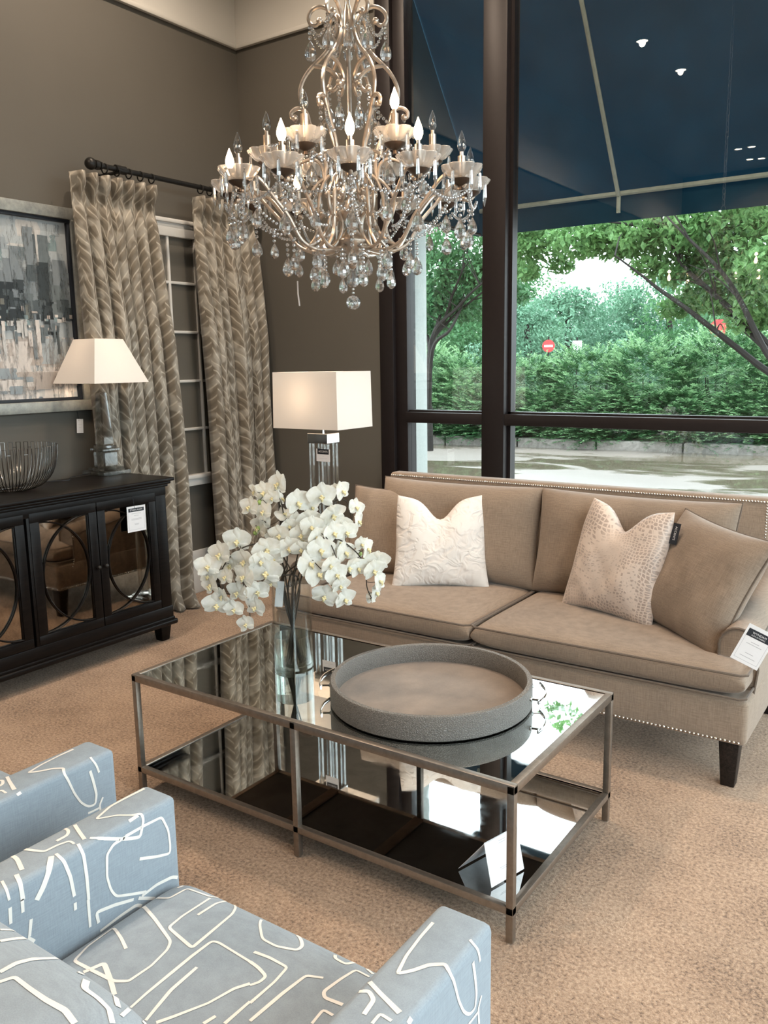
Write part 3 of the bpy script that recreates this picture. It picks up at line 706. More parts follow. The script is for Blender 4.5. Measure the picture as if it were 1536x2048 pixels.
b = MB(); b.ball((RODX, ya-.03, RODZ), .033, 14, 10); b.tube([(RODX, ya-.005, RODZ), (RODX, ya+.02, RODZ)], .026, 12); b.tube([(RODX, ya+.03, RODZ), (RODX, ya+.04, RODZ)], .022, 12); b.obj('finial', M_IRON, rod)
for y in (ya+.17, -.03):
    b = MB(); b.tube([(LX, y, RODZ-.01), (RODX, y, RODZ-.01)], .010, 8); b.tube([(LX, y, RODZ-.03), (LX+.012, y, RODZ-.03)], .035, 14); b.tube([(RODX, y-.035, RODZ), (RODX, y+.035, RODZ)], .024, 12); b.obj('bracket', M_IRON, rod)
b = MB(); tp = [(.026*math.cos(a), 0, .026*math.sin(a)) for a in [2*PI*i/20 for i in range(20)]]; b.tube(tp, .004, 6, closed=True); me_ring = b.mesh('ring', M_IRON)
for k in range(7):
    for (a, c) in ((-1.42, -.835), (-.525, .04)):
        y = a+(c-a)*(k+.5)/7
        if y > .07 or y < ya+.02: continue
        inst(me_ring, 'ring', rod, Matrix.Translation((0, y+.6, -.012)))

# painting
pm = thing('framed_painting', 'abstract grey skyline painting in a pale silver frame above the sideboard', 'painting', (LX+.03, -1.95, 1.32))
yR = onx(168, 600, LX+.03).y; zT = onx(160, 421, LX+.03).z; zB = onx(172, 820, LX+.03).z; yL = yR-1.05; fw = .062
t = NT('silver_gilt_frame'); n = t.noise(t.co(), 22, 5, .7); t.l(t.ramp(n, [(.3, (.24, .255, .245)), (.7, (.42, .43, .40))]), t.b.inputs['Base Color']); set_b(t.b, None, .42, .35); t.bump(n, .3, .002)
def frame(b, x0, x1, a, c, zb, zt_, w, r=.004, mi=0):
    b.rbox((x0, a, zt_-w), (x1, c, zt_), r, mi=mi); b.rbox((x0, a, zb), (x1, c, zb+w), r, mi=mi)
    b.rbox((x0, a, zb+w-.001), (x1, a+w, zt_-w+.001), r, mi=mi); b.rbox((x0, c-w, zb+w-.001), (x1, c, zt_-w+.001), r, mi=mi)
b = MB(); frame(b, LX, LX+.05, yL, yR, zB, zT, fw); b.obj('outer_frame', t.m, pm)
b = MB(); frame(b, LX, LX+.035, yL+fw, yR-fw, zB+fw, zT-fw, .018, .002); b.obj('inner_fillet', M_INK, pm)
pals = [(.40, .45, .48), (.30, .35, .385), (.20, .235, .26), (.13, .16, .175), (.075, .095, .105), (.03, .04, .045), (.012, .017, .02), (.55, .55, .54), (.68, .64, .61), (.47, .42, .385), (.16, .165, .145), (.22, .30, .32)]
def paint(c):
    t = NT('paint'); n = t.noise(t.co(scale=(1, 1, .35)), 38, 5, .7); t.l(t.ramp(n, [(.3, tuple(x*.82 for x in c)), (.7, tuple(min(1, x*1.15) for x in c))]), t.b.inputs['Base Color']); set_b(t.b, None, .5); t.bump(n, .35, .002)
    a_ = t.noise(t.co(scale=(1, 1, .2)), 30, 4, .7); tr_ = t.n('BsdfTransparent'); mx_ = t.n('MixShader'); t.l(t.ramp(a_, [(.40, (.25,)*3), (.50, (1, 1, 1))]), mx_.inputs[0]); t.l(tr_.outputs[0], mx_.inputs[1]); t.l(t.b.outputs[0], mx_.inputs[2]); t.l(mx_.outputs[0], t.o.inputs[0]); return t.m
pmats = [paint(c) for c in pals]
b = MB(); iy0, iy1, iz0, iz1 = yL+fw+.016, yR-fw-.016, zB+fw+.016, zT-fw-.016; PW, PH = iy1-iy0, iz1-iz0; rs = random.Random(12); lay = [0]
def stroke(y, z, w, h, mi, jag=.12):
    """y from the right edge (0..), z from the top, in metres"""
    lay[0] += 1; x = LX+.012+lay[0]*.0000225; n = 7; L, Rr = [], []
    for i in range(n+1):
        q = z+h*i/n; L.append((x, max(iy0, iy1-y-w*(1+rs.uniform(-jag, jag)*.5)), max(iz0, iz1-q))); Rr.append((x, min(iy1, iy1-y-w*rs.uniform(-jag, jag)*.5), max(iz0, iz1-q)))
    b.add(L+Rr[::-1], [tuple(range(2*n+2))], mi)
b.box((LX+.002, iy0, iz0), (LX+.012, iy1, iz1), len(pals))
for i in range(90): stroke(rs.uniform(0, PW), rs.uniform(0, PH*.3), rs.uniform(.05, .2), rs.uniform(.04, .12), rs.choice([0, 0, 1, 7, 11]))
for i in range(70): stroke(rs.uniform(-.03, PW), rs.uniform(PH*.22, PH*.40), rs.uniform(.04, .13), rs.uniform(.08, .2), rs.choice([1, 2, 2, 3]))
for i in range(110): stroke(rs.uniform(-.02, PW), rs.uniform(PH*.60, PH*.92), rs.uniform(.05, .2), rs.uniform(.05, .16), rs.choice([7, 8, 8, 0, 9, 8]))
stroke(.12, .085, .072, .33, 3); stroke(.205, .085, .062, .25, 4); stroke(.215, .05, .06, .2, 2); stroke(.187, .06, .014, .19, 7, .2)
stroke(.13, .23, .075, .32, 5); stroke(.28, .16, .08, .2, 2); stroke(.02, .21, .09, .18, 2); stroke(.29, .35, .16, .2, 6); stroke(.46, .2, .09, .3, 4); stroke(.6, .16, .07, .34, 5); stroke(.72, .24, .1, .25, 3)
for i in range(120): stroke(rs.uniform(0, PW), rs.gauss(PH*.46, PH*.05), rs.uniform(.015, .09), rs.uniform(.02, .10), rs.choice([4, 5, 5, 6, 3, 2, 10, 6]))
for i in range(60): stroke(rs.uniform(0, PW), rs.gauss(PH*.55, PH*.03), rs.uniform(.01, .04), rs.uniform(.01, .03), rs.choice([7, 8, 11, 3, 9]))
for i in range(46): stroke(rs.uniform(0, PW), rs.uniform(PH*.55, PH*.64), rs.uniform(.008, .03), rs.uniform(.05, .16), rs.choice([4, 3, 2, 8, 8, 7, 3]))
for i in range(26): stroke(rs.uniform(0, PW), rs.uniform(PH*.82, PH*.93), rs.uniform(.08, .2), rs.uniform(.02, .06), rs.choice([9, 9, 8, 1]))
b.obj('canvas', pmats+[plain('primed_canvas', (.42, .46, .48), .6)], pm, smooth=False)
tg = thing('price_tag', 'small white tag on a string below the painting frame', 'price tag', onx(159, 852, LX+.02))
mt, w_, h_ = tag_frame(onx(152, 838, LX+.02), onx(165, 838, LX+.02), onx(154, 866, LX+.02)); card(tg, mt, w_, h_, None, None, border=False, lines=((.6, .5), (.4, .35)))
b = MB(); p = onx(158, 842, LX+.02); b.tube([p, (p.x-.01, p.y-.003, zB+.01)], .0012, 5); b.obj('string', M_INK, tg)

# ================================================================ sideboard
SX0, SX1 = .10, .545; SY1 = -1.305; NB = 4; SYL = -2.965
sb = thing('sideboard', 'espresso wood sideboard with mirrored doors and interlaced arcs against the left wall', 'sideboard', ((SX0+SX1)/2, (SY1+SYL)/2, 0))
ZT = .945
b = MB(); b.box((SX0, SYL, .135), (SX1-.02, SY1, .895))
b.rbox((SX0-.005, SYL-.006, .135), (SX1+.006, SY1+.008, .205), .006); b.rbox((SX0, SYL-.004, .845), (SX1+.004, SY1+.004, .9), .004)
for y in (SY1-.07, -2.165, SYL): b.rbox((SX1-.03, y, .2), (SX1+.002, y+.07, .85), .004)
b.rbox((SX0, SY1-.002, .2), (SX0+.07, SY1+.004, .85), .003); b.rbox((SX1-.09, SY1-.002, .2), (SX1, SY1+.004, .85), .003)
b.obj('carcass', M_WOOD, sb)
b = MB(); b.rbox((SX0-.01, SYL-.035, .925), (SX1+.05, SY1+.035, ZT), .007, 3); b.rbox((SX0-.01, SYL-.022, .908), (SX1+.034, SY1+.022, .927), .008, 3); b.rbox((SX0, SYL-.010, .893), (SX1+.018, SY1+.012, .91), .006, 2); b.obj('top', M_WOOD, sb)
b = MB(); b.rbox((SX0, SYL-.02, .095), (SX1+.024, SY1+.024, .125), .009, 3); b.rbox((SX0, SYL-.01, .122), (SX1+.012, SY1+.012, .14), .005, 2); b.obj('base_moulding', M_WOOD, sb)
for (fx, fy) in ((SX1-.045, SY1-.04), (SX0+.05, SY1-.04), (SX1-.045, SYL+.04), (SX0+.05, SYL+.04)):
    bm = bmesh.new(); bmesh.ops.create_cube(bm, size=1)
    for v in bm.verts: k = .038 if v.co.z > 0 else .027; v.co = Vector((fx+math.copysign(k, v.co.x), fy+math.copysign(k, v.co.y), .098 if v.co.z > 0 else .0))
    bmesh.ops.bevel(bm, geom=bm.edges[:], offset=.004, segments=2, profile=.5, affect='EDGES'); b = MB(); b.bm(bm); b.obj('foot', M_WOOD, sb)
doors = [(-1.765, -1.380, 0), (-2.150, -1.770, 1), (-2.545, -2.180, 0), (-2.895, -2.550, 1)]
for (a, c, kn) in doors:
    fr = .048; za_, zb_ = .205, .868; cy = (a+c)/2
    b = MB(); frame(b, SX1-.012, SX1+.006, a, c, za_, zb_, fr, .003); frame(b, SX1-.010, SX1-.001, a+fr-.006, c-fr+.006, za_+fr-.006, zb_-fr+.006, .010, .002); d = b.obj('door', M_WOOD, sb)
    b = MB(); b.box((SX1-.012, a+.03, za_+.03), (SX1-.009, c-.03, zb_-.03)); b.obj('mirror_panel', M_MIRROR_D, d, smooth=False)
    i0, i1, j0, j1 = a+fr, c-fr, za_+fr, zb_-fr; b = MB(); hw = (i1-i0)*.97; hh = (j1-j0)/2*.985; zc = (j0+j1)/2
    for (cx, sg) in ((i0, 1), (i1, -1)):
        P = [(SX1-.003, cx+sg*hw*math.cos(q), zc+hh*math.sin(q)) for q in [R(-90+180*i/36) for i in range(37)]]
        b.tube(P, .0075, 6, flat=(.6, 1))
    b.obj('arc_overlay', M_WOOD, d)
    ky = a+.02 if not kn else c-.02
    b = MB(); b.tube([(SX1+.005, ky, .53), (SX1+.018, ky, .53)], .005, 8); b.ball((SX1+.026, ky, .53), .0115, 12, 8); b.obj('knob', M_IRON, d)
tg = thing('price_tag', 'white price card hanging over the first mirrored door of the sideboard', 'price tag', (SX1+.02, -1.52, .75))
mt, w_, h_ = tag_frame(onx(251, 1015, SX1+.02), onx(288, 1009, SX1+.02), onx(256, 1066, SX1+.02)); card(tg, mt, w_, h_, 'ETHAN ALLEN', (.78, .92), lines=((.7, .5), (.62, .25), (.5, .55), (.46, .55), (.3, .25), (.26, .2)))
b = MB(); p = onx(269, 1017, SX1+.022); b.tube([p, p+Vector((-.004, -.002, .05)), (SX1+.01, p.y, .87)], .001, 5); b.obj('string', M_INK, tg)

# wire bowl
p = onz(20, 979, ZT); BWx, BWy = .245, onx(22, 979, .245).y
bw = thing('wire_bowl', 'round basket bowl of looping gunmetal wire on the sideboard', 'bowl', (BWx, BWy, ZT))
rimz = onx(100, 884, .25).z-ZT; rr_ = abs(onx(101, 890, .25).y-BWy)*.98
def bowlp(a, q): r = rr_*(.24+.76*math.sin(min(q, 1)*PI/2)**.9); return (BWx+r*math.cos(a), BWy+r*math.sin(a), ZT+.004+rimz*.98*(1-math.cos(q*PI/2))**1.15)
b = MB(); NW = 38
for k in range(NW):
    a0 = 2*PI*k/NW; a1 = 2*PI*(k+.55)/NW; a2 = 2*PI*(k+1)/NW
    P = [bowlp(a0, q/10) for q in range(0, 11)]+[bowlp(a1, q/10) for q in range(10, -1, -1)]
    b.tube(P, .0021, 5)
    if k % 2 == 0: b.tube([bowlp(a1, .93), bowlp(a2, .93)], .0018, 4)
b.tube([(BWx+rr_*.24*math.cos(a), BWy+rr_*.24*math.sin(a), ZT+.004) for a in [2*PI*i/24 for i in range(24)]], .003, 5, closed=True)
b.obj('wire_basket', M_WIRE, bw)

# table lamp
TLx, TLy = .135, onx(213, 938, .135).y
tl_ = thing('table_lamp', 'crystal obelisk table lamp with glowing tapered white shade on the sideboard', 'lamp', (TLx, TLy, ZT))
def sq(b, h0, h1, z0, z1, r=.002, mi=0):
    bm = bmesh.new(); bmesh.ops.create_cube(bm, size=1)
    for v in bm.verts: k = h1 if v.co.z > 0 else h0; v.co = Vector((TLx+math.copysign(k, v.co.x), TLy+math.copysign(k, v.co.y), z1 if v.co.z > 0 else z0))
    bmesh.ops.bevel(bm, geom=bm.edges[:], offset=r, segments=1, profile=.5, affect='EDGES'); b.bm(bm, mi)
b = MB(); sq(b, .098, .098, ZT+.001, ZT+.026, .003); sq(b, .075, .068, ZT+.0265, ZT+.044); b.obj('crystal_plinth', M_LAMPGLASS, tl_, smooth=False)
b = MB(); sq(b, .050, .050, ZT+.0445, ZT+.135, .008); sq(b, .060, .060, ZT+.1355, ZT+.152, .004); sq(b, .048, .044, ZT+.1525, ZT+.168); b.obj('crystal_block', M_LAMPGLASS, tl_, smooth=False)
zS0, zS1 = onx(198, 769, TLx+.19).z+.005, onx(205, 681, TLx+.1).z+.01
b = MB(); sq(b, .040, .024, ZT+.1685, zS0-.05, .007); b.obj('obelisk', M_LAMPGLASS, tl_, smooth=False)
b = MB(); b.tube([(TLx, TLy, zS0-.05), (TLx, TLy, zS1+.005)], .005, 8); b.ball((TLx, TLy, zS1+.018), .008); b.tube([(TLx-.1, TLy, zS1-.005), (TLx+.1, TLy, zS1-.005)], .002, 5); b.obj('stem', M_CHROME, tl_)
hb_, ht_ = .185, .095
def shade(b, hx0, hy0, hx1, hy1, cx, cy, z0, z1):
    o_ = [(cx+sx*hx0, cy+sy*hy0, z0) for sx, sy in ((-1, -1), (1, -1), (1, 1), (-1, 1))]+[(cx+sx*hx1, cy+sy*hy1, z1) for sx, sy in ((-1, -1), (1, -1), (1, 1), (-1, 1))]
    b.add(o_, [(i, (i+1) % 4, 4+(i+1) % 4, 4+i) for i in range(4)])
b = MB(); shade(b, hb_, hb_, ht_, ht_, TLx+.01, TLy, zS0, zS1); s = b.obj('lamp_shade', M_SHADE, tl_, smooth=False)
def lamp_bulb(root, p, e, r=.03):
    b = MB(); b.ball(p, r, 12, 8); o = b.obj('bulb', M_LAMPBULB, root)
    L = bpy.data.lights.new('bulb_light', 'POINT'); L.energy = e; L.color = (1, .74, .50); L.shadow_soft_size = .04
    lo = bpy.data.objects.new('bulb_light', L); col.objects.link(lo); lo.parent = root; lo.location = Vector(p)-parent_loc(root)+Vector((0, 0, .05))
lamp_bulb(tl_, (TLx, TLy, (zS0+zS1)/2-.04), 3.8)
b = MB(); b.tube(smooth_pts([(TLx-.08, TLy-.06, ZT+.004), (TLx-.03, TLy-.22, ZT+.005), (TLx+.06, TLy-.3, ZT+.004), (TLx-.02, TLy-.42, ZT+.004), (TLx-.02, TLy-.6, ZT+.004)], 6), .002, 5); b.obj('cord', M_INK, tl_)

# floor lamp in the corner
fx0, fx1, fy0, fy1, fz0, fz1 = 1.076, 1.521, -.971, -.655, 1.211, 1.513
fcx, fcy = (fx0+fx1)/2, (fy0+fy1)/2
fl = thing('floor_lamp', 'floor lamp with white box shade on crystal posts in the dark corner', 'lamp', (fcx, fcy, 0))
b = MB(); shade(b, (fx1-fx0)/2, (fy1-fy0)/2, (fx1-fx0)/2-.004, (fy1-fy0)/2-.004, fcx, fcy, fz0, fz1); b.obj('lamp_shade', M_SHADE, fl, smooth=False)
b = MB(); b.rbox((fcx-.115, fcy-.115, 0), (fcx+.115, fcy+.115, .03), .004); b.rbox((fcx-.09, fcy-.09, .03), (fcx+.09, fcy+.09, .045), .003); b.obj('base_plate', M_CHROME, fl)
for (sx_, sy_) in ((-1, -1), (1, -1), (-1, 1), (1, 1)):
    b = MB(); b.rbox((fcx+sx_*.052-.012, fcy+sy_*.038-.012, .045), (fcx+sx_*.052+.012, fcy+sy_*.038+.012, 1.125), .004); b.obj('crystal_post', M_LAMPGLASS, fl, smooth=False)
b = MB(); b.rbox((fcx-.070, fcy-.055, 1.125), (fcx+.070, fcy+.055, 1.18), .003); b.obj('mirrored_block', M_CHROME, fl, smooth=False)
b = MB(); b.tube([(fcx, fcy, 1.18), (fcx, fcy, 1.47)], .006, 8); b.tube([(fcx-.2, fcy, 1.49), (fcx+.2, fcy, 1.49)], .002, 5); b.obj('stem', M_CHROME, fl)
lamp_bulb(fl, (fcx-.02, fcy-.01, 1.33), 2.6)
tg = thing('price_tag', 'half black half white tag hanging between the crystal posts of the floor lamp', 'price tag', (fcx, fcy-.06, 1.0))
Yt = fcy-.066; mt, w_, h_ = tag_frame(ony(632, 897, Yt), ony(659, 899, Yt), ony(633, 922, Yt)); card(tg, mt, w_, h_, 'ACCENTS', (.58, 1), border=False, lines=((.4, .12), (.25, .6)))
b = MB(); p = ony(645, 898, Yt); b.tube([p, (p.x, p.y, 1.13)], .001, 5); b.obj('string', M_INK, tg)

# ================================================================ sofa
SC = 2.55
so = thing('sofa', 'taupe linen two cushion sofa with nailhead trim in front of the shop window', 'sofa', (SC, -.95, 0))
b = MB(); b.rbox((SC-1.115, -1.415, .175), (SC+1.115, -.56, .345), .02, 3); b.obj('base', M_SOFA, so)
# back with slight rake
bm = bmesh.new(); bmesh.ops.create_cube(bm, size=1)
for v in bm.verts: v.co = Vector((SC+v.co.x*2.0, (-.50 if v.co.y > 0 else -.59)+(.055 if v.co.z > 0 else 0), .17 if v.co.z < 0 else .945))
bmesh.ops.bevel(bm, geom=bm.edges[:], offset=.018, segments=3, profile=.5, affect='EDGES'); b = MB(); b.bm(bm); b.obj('back', M_SOFA, so)
def arm_profile(s, y, h, yw=0):
    """outline of the arm across x; s = side"""
    xi, xo = SC+s*.978, SC+s*1.092
    pts = [(xi, .3), (xi, h-.075)]
    cx, r = (xi+xo+s*.02)/2, abs(xo+s*.02-xi)/2+.002
    for q in range(0, 11):
        a = PI-PI*q/10; pts.append((cx+s*r*math.cos(a), h-.075+.075*math.sin(a)))
    pts += [(xo+s*.026, h-.15), (xo+s*.012, .3), (xo, .175), (xi, .175)]
    return [(x, y, z) for x, z in pts]
for s in (-1, 1):
    ys = [(-1.285, .575), (-1.24, .578), (-1.0, .60), (-.8, .635), (-.6, .67), (-.54, .675)]; b = MB(); n = None; vs = []
    for y, h in ys: pr = arm_profile(s, y, h); n = len(pr); vs += pr
    fs = [(i*n+k, i*n+(k+1) % n, (i+1)*n+(k+1) % n, (i+1)*n+k) for i in range(len(ys)-1) for k in range(n)]
    fs += [tuple(range(n)), tuple((len(ys)-1)*n+k for k in range(n))]; b.add(vs, fs); a_ = b.obj('arm', M_SOFA, so, ang=50)
    pr = arm_profile(s, -1.287, .575); b = MB(); b.tube([pr[0]]+pr[1:-2], .0052, 6)
    b.tube([arm_profile(s, y, h)[11] for y, h in ys], .0045, 6)
    b.obj('piping', M_PIPE, a_)
for sx_, sy_ in ((-1, -1), (1, -1), (-1, 1), (1, 1)):
    b = MB(); bm = bmesh.new(); bmesh.ops.create_cube(bm, size=1); cx, cy = SC+sx_*1.055, (-1.365 if sy_ < 0 else -.60)
    for v in bm.verts: k = .036 if v.co.z > 0 else .024; v.co = Vector((cx+math.copysign(k, v.co.x), cy+math.copysign(k, v.co.y), .18 if v.co.z > 0 else .0))
    bmesh.ops.bevel(bm, geom=bm.edges[:], offset=.003, segments=2, profile=.5, affect='EDGES'); b.bm(bm); b.obj('leg', M_LEGW, so)
def nails(b, P, step=.0125, r=.0050, nrm=(0, -1, 0)):
    P = [Vector(p) for p in P]; nv = Vector(nrm)
    for a, c in zip(P[:-1], P[1:]):
        k = max(1, int((c-a).length/step))
        for i in range(k): p = a+(c-a)*(i/k); M_ = nv.to_track_quat('Z', 'Y').to_matrix(); vs = [p+M_ @ Vector((r*math.cos(q*PI/3), r*math.sin(q*PI/3), 0)) for q in range(6)]+[p+M_ @ Vector((r*.6*math.cos(q*PI/3), r*.6*math.sin(q*PI/3), r*.55)) for q in range(6)]+[p+M_ @ Vector((0, 0, r*.75))]; b.add(vs, [(q, (q+1) % 6, 6+(q+1) % 6, 6+q) for q in range(6)]+[(6+q, 6+(q+1) % 6, 12) for q in range(6)])
b = MB(); fy = -.536
nails(b, [(SC-.985, -.545, .66), (SC-.985, -.537, .930), (SC+.985, -.537, .930), (SC+.985, -.55, .66)])
o = b.obj('back_nailhead_trim', M_NAIL, so, ang=80); o['kind'] = 'stuff'
b = MB(); nails(b, [(SC-1.105, -1.4155, .188), (SC+1.105, -1.4155, .188)], .0155, .0056)
for s in (-1,): nails(b, [(SC+s*1.117, -1.40, .188), (SC+s*1.117, -.57, .188)], .0155, .0056, (s, 0, 0)); nails(b, [(SC+s*1.105, -1.4, .19), (SC+s*1.113, -1.29, .33), (SC+s*1.118, -1.285, .52)], .0155, .005, (s, 0, 0))
o = b.obj('base_nailhead_trim', M_NAIL, so, ang=80); o['kind'] = 'stuff'
def box_cushion(b, xf, y0, y1, z0, z1, crown=.012, p=9, nu=34, nv=30, piping=None):
    """a boxy cushion; xf(y) -> (x0, x1)"""
    zc, t_ = (z0+z1)/2, (z1-z0)/2
    def sf(sign):
        def f(u, v):
            U = math.sin((u*2-1)*PI/2); V = math.sin((v*2-1)*PI/2); e = ((1-abs(U)**p)*(1-abs(V)**p))**(1/3.2)
            y = y0+(y1-y0)*(V+1)/2; a, c = xf(y); x = a+(c-a)*(U+1)/2; return (x, y, zc+sign*(t_*e+crown*(1-U*U)*(1-V*V)*(1 if sign > 0 else 0)))
        return f
    b.grid(sf(1), nu, nv); b.grid(sf(-1), nu, nv)
def xfT(s):
    def f(y):
        k = max(0, min(1, (-1.262-y)/.022)); k = k*k*(3-2*k); xo = .972+(1.103-.972)*k
        return (SC+.004, SC+xo) if s > 0 else (SC-xo, SC-.004)
    return f
for s in (-1, 1):
    b = MB(); f = xfT(s); box_cushion(b, f, -1.425, -.63, .345, .463, nu=40, nv=40); c_ = b.obj('seat_cushion', M_SOFA, so, ang=60)
    b = MB()
    for z in (.358, .446):
        P = []; e = .004
        ys = [-.65-(1.262-.65)*i/10 for i in range(11)]+[-1.268, -1.276, -1.284, -1.32, -1.41]
        out = [(f(y)[1]+e if s > 0 else f(y)[0]-e, y, z) for y in ys]; inn = [(f(y)[0]+e*.2 if s > 0 else f(y)[1]-e*.2, y, z) for y in ys[::-1]]
        fr_ = [(out[-1][0]+(inn[0][0]-out[-1][0])*q, -1.428+(.005 if 0 < q < 1 else .005)-.005, z) for q in (.02, .25, .5, .75, .98)]
        b.tube(out+fr_+inn, .0048, 6)
    b.obj('piping', M_PIPE, c_)
def pillow_mesh(name, W, H, T, mat, pinch=.06, chop=0, p=2.4, n=26, sag=.0, bumps=0, seed=0, knife=True, notchw=.30, pipe=False):
    rs = random.Random(seed); ph = [rs.uniform(0, 6.28) for _ in range(6)]
    def pt(U, V, sign, k=1.0):
        ou = 1-pinch*(1-V*V)*abs(U)**3; ov = 1-pinch*(1-U*U)*abs(V)**3
        x = U*W/2*ou; z = H/2+V*H/2*ov
        e = (max(0, 1-abs(U)**p)*max(0, 1-abs(V)**p))**.5
        y = sign*T/2*e*k
        w = bumps*(math.sin(7*U+3*V+ph[0])+math.sin(5*V-6*U+ph[1])+.6*math.sin(13*U+ph[2])*math.sin(11*V+ph[3])); y += w*e*.5
        if chop: c = math.exp(-(U/notchw)**2)*max(0, (V+.35)/1.35)**1.6; z -= chop*c; y *= (1-.35*c); x *= (1-.13*max(0, V)**2); x += 0
        z -= sag*(1-V)*.0; return (x, y, z)
    b = MB()
    for sg in (1, -1): b.grid(lambda u, v: pt(math.sin((u*2-1)*PI/2), math.sin((v*2-1)*PI/2), sg), n, n, uv=True)
    me = b.mesh(name, mat, ang=75); mp = None
    if pipe:
        b = MB(); Q = [(-1+2*i/16, -1) for i in range(16)]+[(1, -1+2*i/16) for i in range(16)]+[(1-2*i/16, 1) for i in range(16)]+[(-1, 1-2*i/16) for i in range(16)]
        b.tube([pt(a, c, 1) for a, c in Q], .0048, 6, closed=True); mp = b.mesh('piping', M_PIPE)
    return me, mp
def place_pillow(o, loc, yaw, tilt, roll=0):
    o.rotation_mode = 'XYZ'; o.location = loc; o.rotation_euler = (Matrix.Rotation(R(yaw), 3, 'Z') @ Matrix.Rotation(R(-tilt), 3, 'X') @ Matrix.Rotation(R(roll), 3, 'Y')).to_euler()
# loose back cushions
for s in (-1, 1):
    me, mp = pillow_mesh('back_cushion', .925, .505, .215, M_SOFA, .045, 0, 5, 32, pipe=True, seed=s, bumps=.004)
    o = inst(me, 'back_cushion', so); o.rotation_euler = (R(-12), 0, R(-1.5*s)); o.location = Vector((SC+s*.452, -.79, .45))-Vector(so.location); inst(mp, 'piping', o)

# scatter cushions
t = NT('croc_velvet'); cc_ = t.co(scale=(1, 1, 1)); dn = t.n('TexNoise'); dn.inputs['Scale'].default_value = 4.5; dn.inputs['Detail'].default_value = 1; t.l(cc_, dn.inputs['Vector'])
mv = t.n('MixRGB', blend_type='ADD'); mv.inputs[0].default_value = .12; t.l(cc_, mv.inputs[1]); t.l(dn.outputs['Color'], mv.inputs[2])
mp_ = t.n('Mapping'); mp_.inputs['Scale'].default_value = (1, .2, 1.25); t.l(mv.outputs[0], mp_.inputs[0])
vo = t.n('TexVoronoi', feature='DISTANCE_TO_EDGE'); vo.inputs['Scale'].default_value = 62; vo.inputs['Randomness'].default_value = .45; t.l(mp_.outputs[0], vo.inputs['Vector'])
cell = t.ramp(vo.outputs['Distance'], [(.10, (0, 0, 0)), (.2, (1, 1, 1))]); msk = t.ramp(dn.outputs['Fac'], [(.30, (.25,)*3), (.5, (1, 1, 1))])
cm = t.math('MULTIPLY', cell, msk); t.l(t.ramp(cm, [(0, (.70, .58, .50)), (1, (.44, .35, .30))]), t.b.inputs['Base Color']); t.l(t.ramp(cm, [(0, (.5,)*3), (1, (.28,)*3)]), t.b.inputs['Roughness']); set_b(t.b, Sheen_Weight=.4); t.bump(cm, .35, .002); M_CROC = t.m
t = NT('quilted_cream_cloth'); co = t.co(scale=(1, .3, 1)); n = t.noise(co, 17, 1.5, .45, 1.6); n2 = t.noise(co, 8, 1, .4, .8)
set_b(t.b, (.80, .75, .70), .6, 0, Sheen_Weight=.3); t.l(t.ramp(n, [(.4, (.78, .73, .69)), (.6, (.82, .78, .74))]), t.b.inputs['Base Color']); t.bump(t.ramp(t.math('ADD', n, t.math('MULTIPLY', n2, .6)), [(.50, (0, 0, 0)), (.85, (1, 1, 1))]), .45, .012); M_CREAM = t.m
def pillow(label, me, mp, loc, yaw, tilt, roll=0):
    o = tagit(inst(me, 'scatter_cushion'), label, 'cushion'); place_pillow(o, loc, yaw, tilt, roll)
    if mp: inst(mp, 'piping', o)
    return o
me, mp = pillow_mesh('scatter_cushion', .50, .48, .17, M_SOFA, .07, 0, 2.6, 28, bumps=.006, seed=3, pipe=True)
pillow('plain taupe square cushion in the far left corner of the sofa, behind the white one', me, mp, (1.79, -.925, .450), 16, 22, 2)
me, mp = pillow_mesh('scatter_cushion', .53, .50, .19, M_SOFA, .07, 0, 2.6, 28, bumps=.006, seed=5, pipe=True)
pillow('plain taupe square cushion leaning on the right arm of the sofa', me, mp, (3.30, -1.11, .45), -34, 27, 6)
me, mp = pillow_mesh('scatter_cushion', .485, .47, .15, M_CREAM, .10, .10, 2.2, 40, bumps=.006, seed=8, notchw=.34)
pc = pillow('white textured cushion with a chopped top on the left seat of the sofa', me, None, (2.158, -1.005, .452), 30, 17, 0)
me, mp = pillow_mesh('scatter_cushion', .475, .505, .17, M_CROC, .09, .10, 2.2, 40, bumps=.008, seed=9, notchw=.36)
pk = pillow('blush crocodile pattern cushion with a chopped top on the right seat of the sofa', me, None, (2.995, -1.03, .452), -17, 18, 2)
def pillow_tag(o, x, z, w, h, title, black, name='sewn_label'):
    b = MB(); b.box((x, -.001, z-h), (x+w, .0006, z)); t_ = b.obj(name, M_INK if black else M_WHITE, o, smooth=False, local=True)
    if title:
        me = text_mesh(title, 1.0); me.materials.append(M_WHITE); ext = max(v.co.x for v in me.vertices)-min(v.co.x for v in me.vertices); s = h*.66/ext
        me.transform(Matrix.Translation((x+w*.5, -.0016, z-h*.48)) @ Matrix.Rotation(PI/2, 4, 'X') @ Matrix.Rotation(-PI/2, 4, 'Z') @ Matrix.Scale(s, 4)); inst(me, 'printed_title', t_)
pillow_tag(pk, .215, .462, .034, .088, 'ACCENTS', True); pillow_tag(pc, .212, .445, .022, .07, None, False)
# sofa price card
tg = thing('price_tag', 'white price card with black band hanging on the right arm of the sofa', 'price tag', (3.63, -1.33, .45))
def at_d(x, y, Y): return ony(x, y, Y)
mt, w_, h_ = tag_frame(at_d(1467, 1238, -1.455), at_d(1521, 1265, -1.435), at_d(1460, 1314, -1.465)); card(tg, mt, w_, h_*1.02, 'WYNDAM', (.70, .90), sub='SOFA IN FABRIC', lines=((.58, .3), (.52, .55), (.28, .3), (.18, .55)))

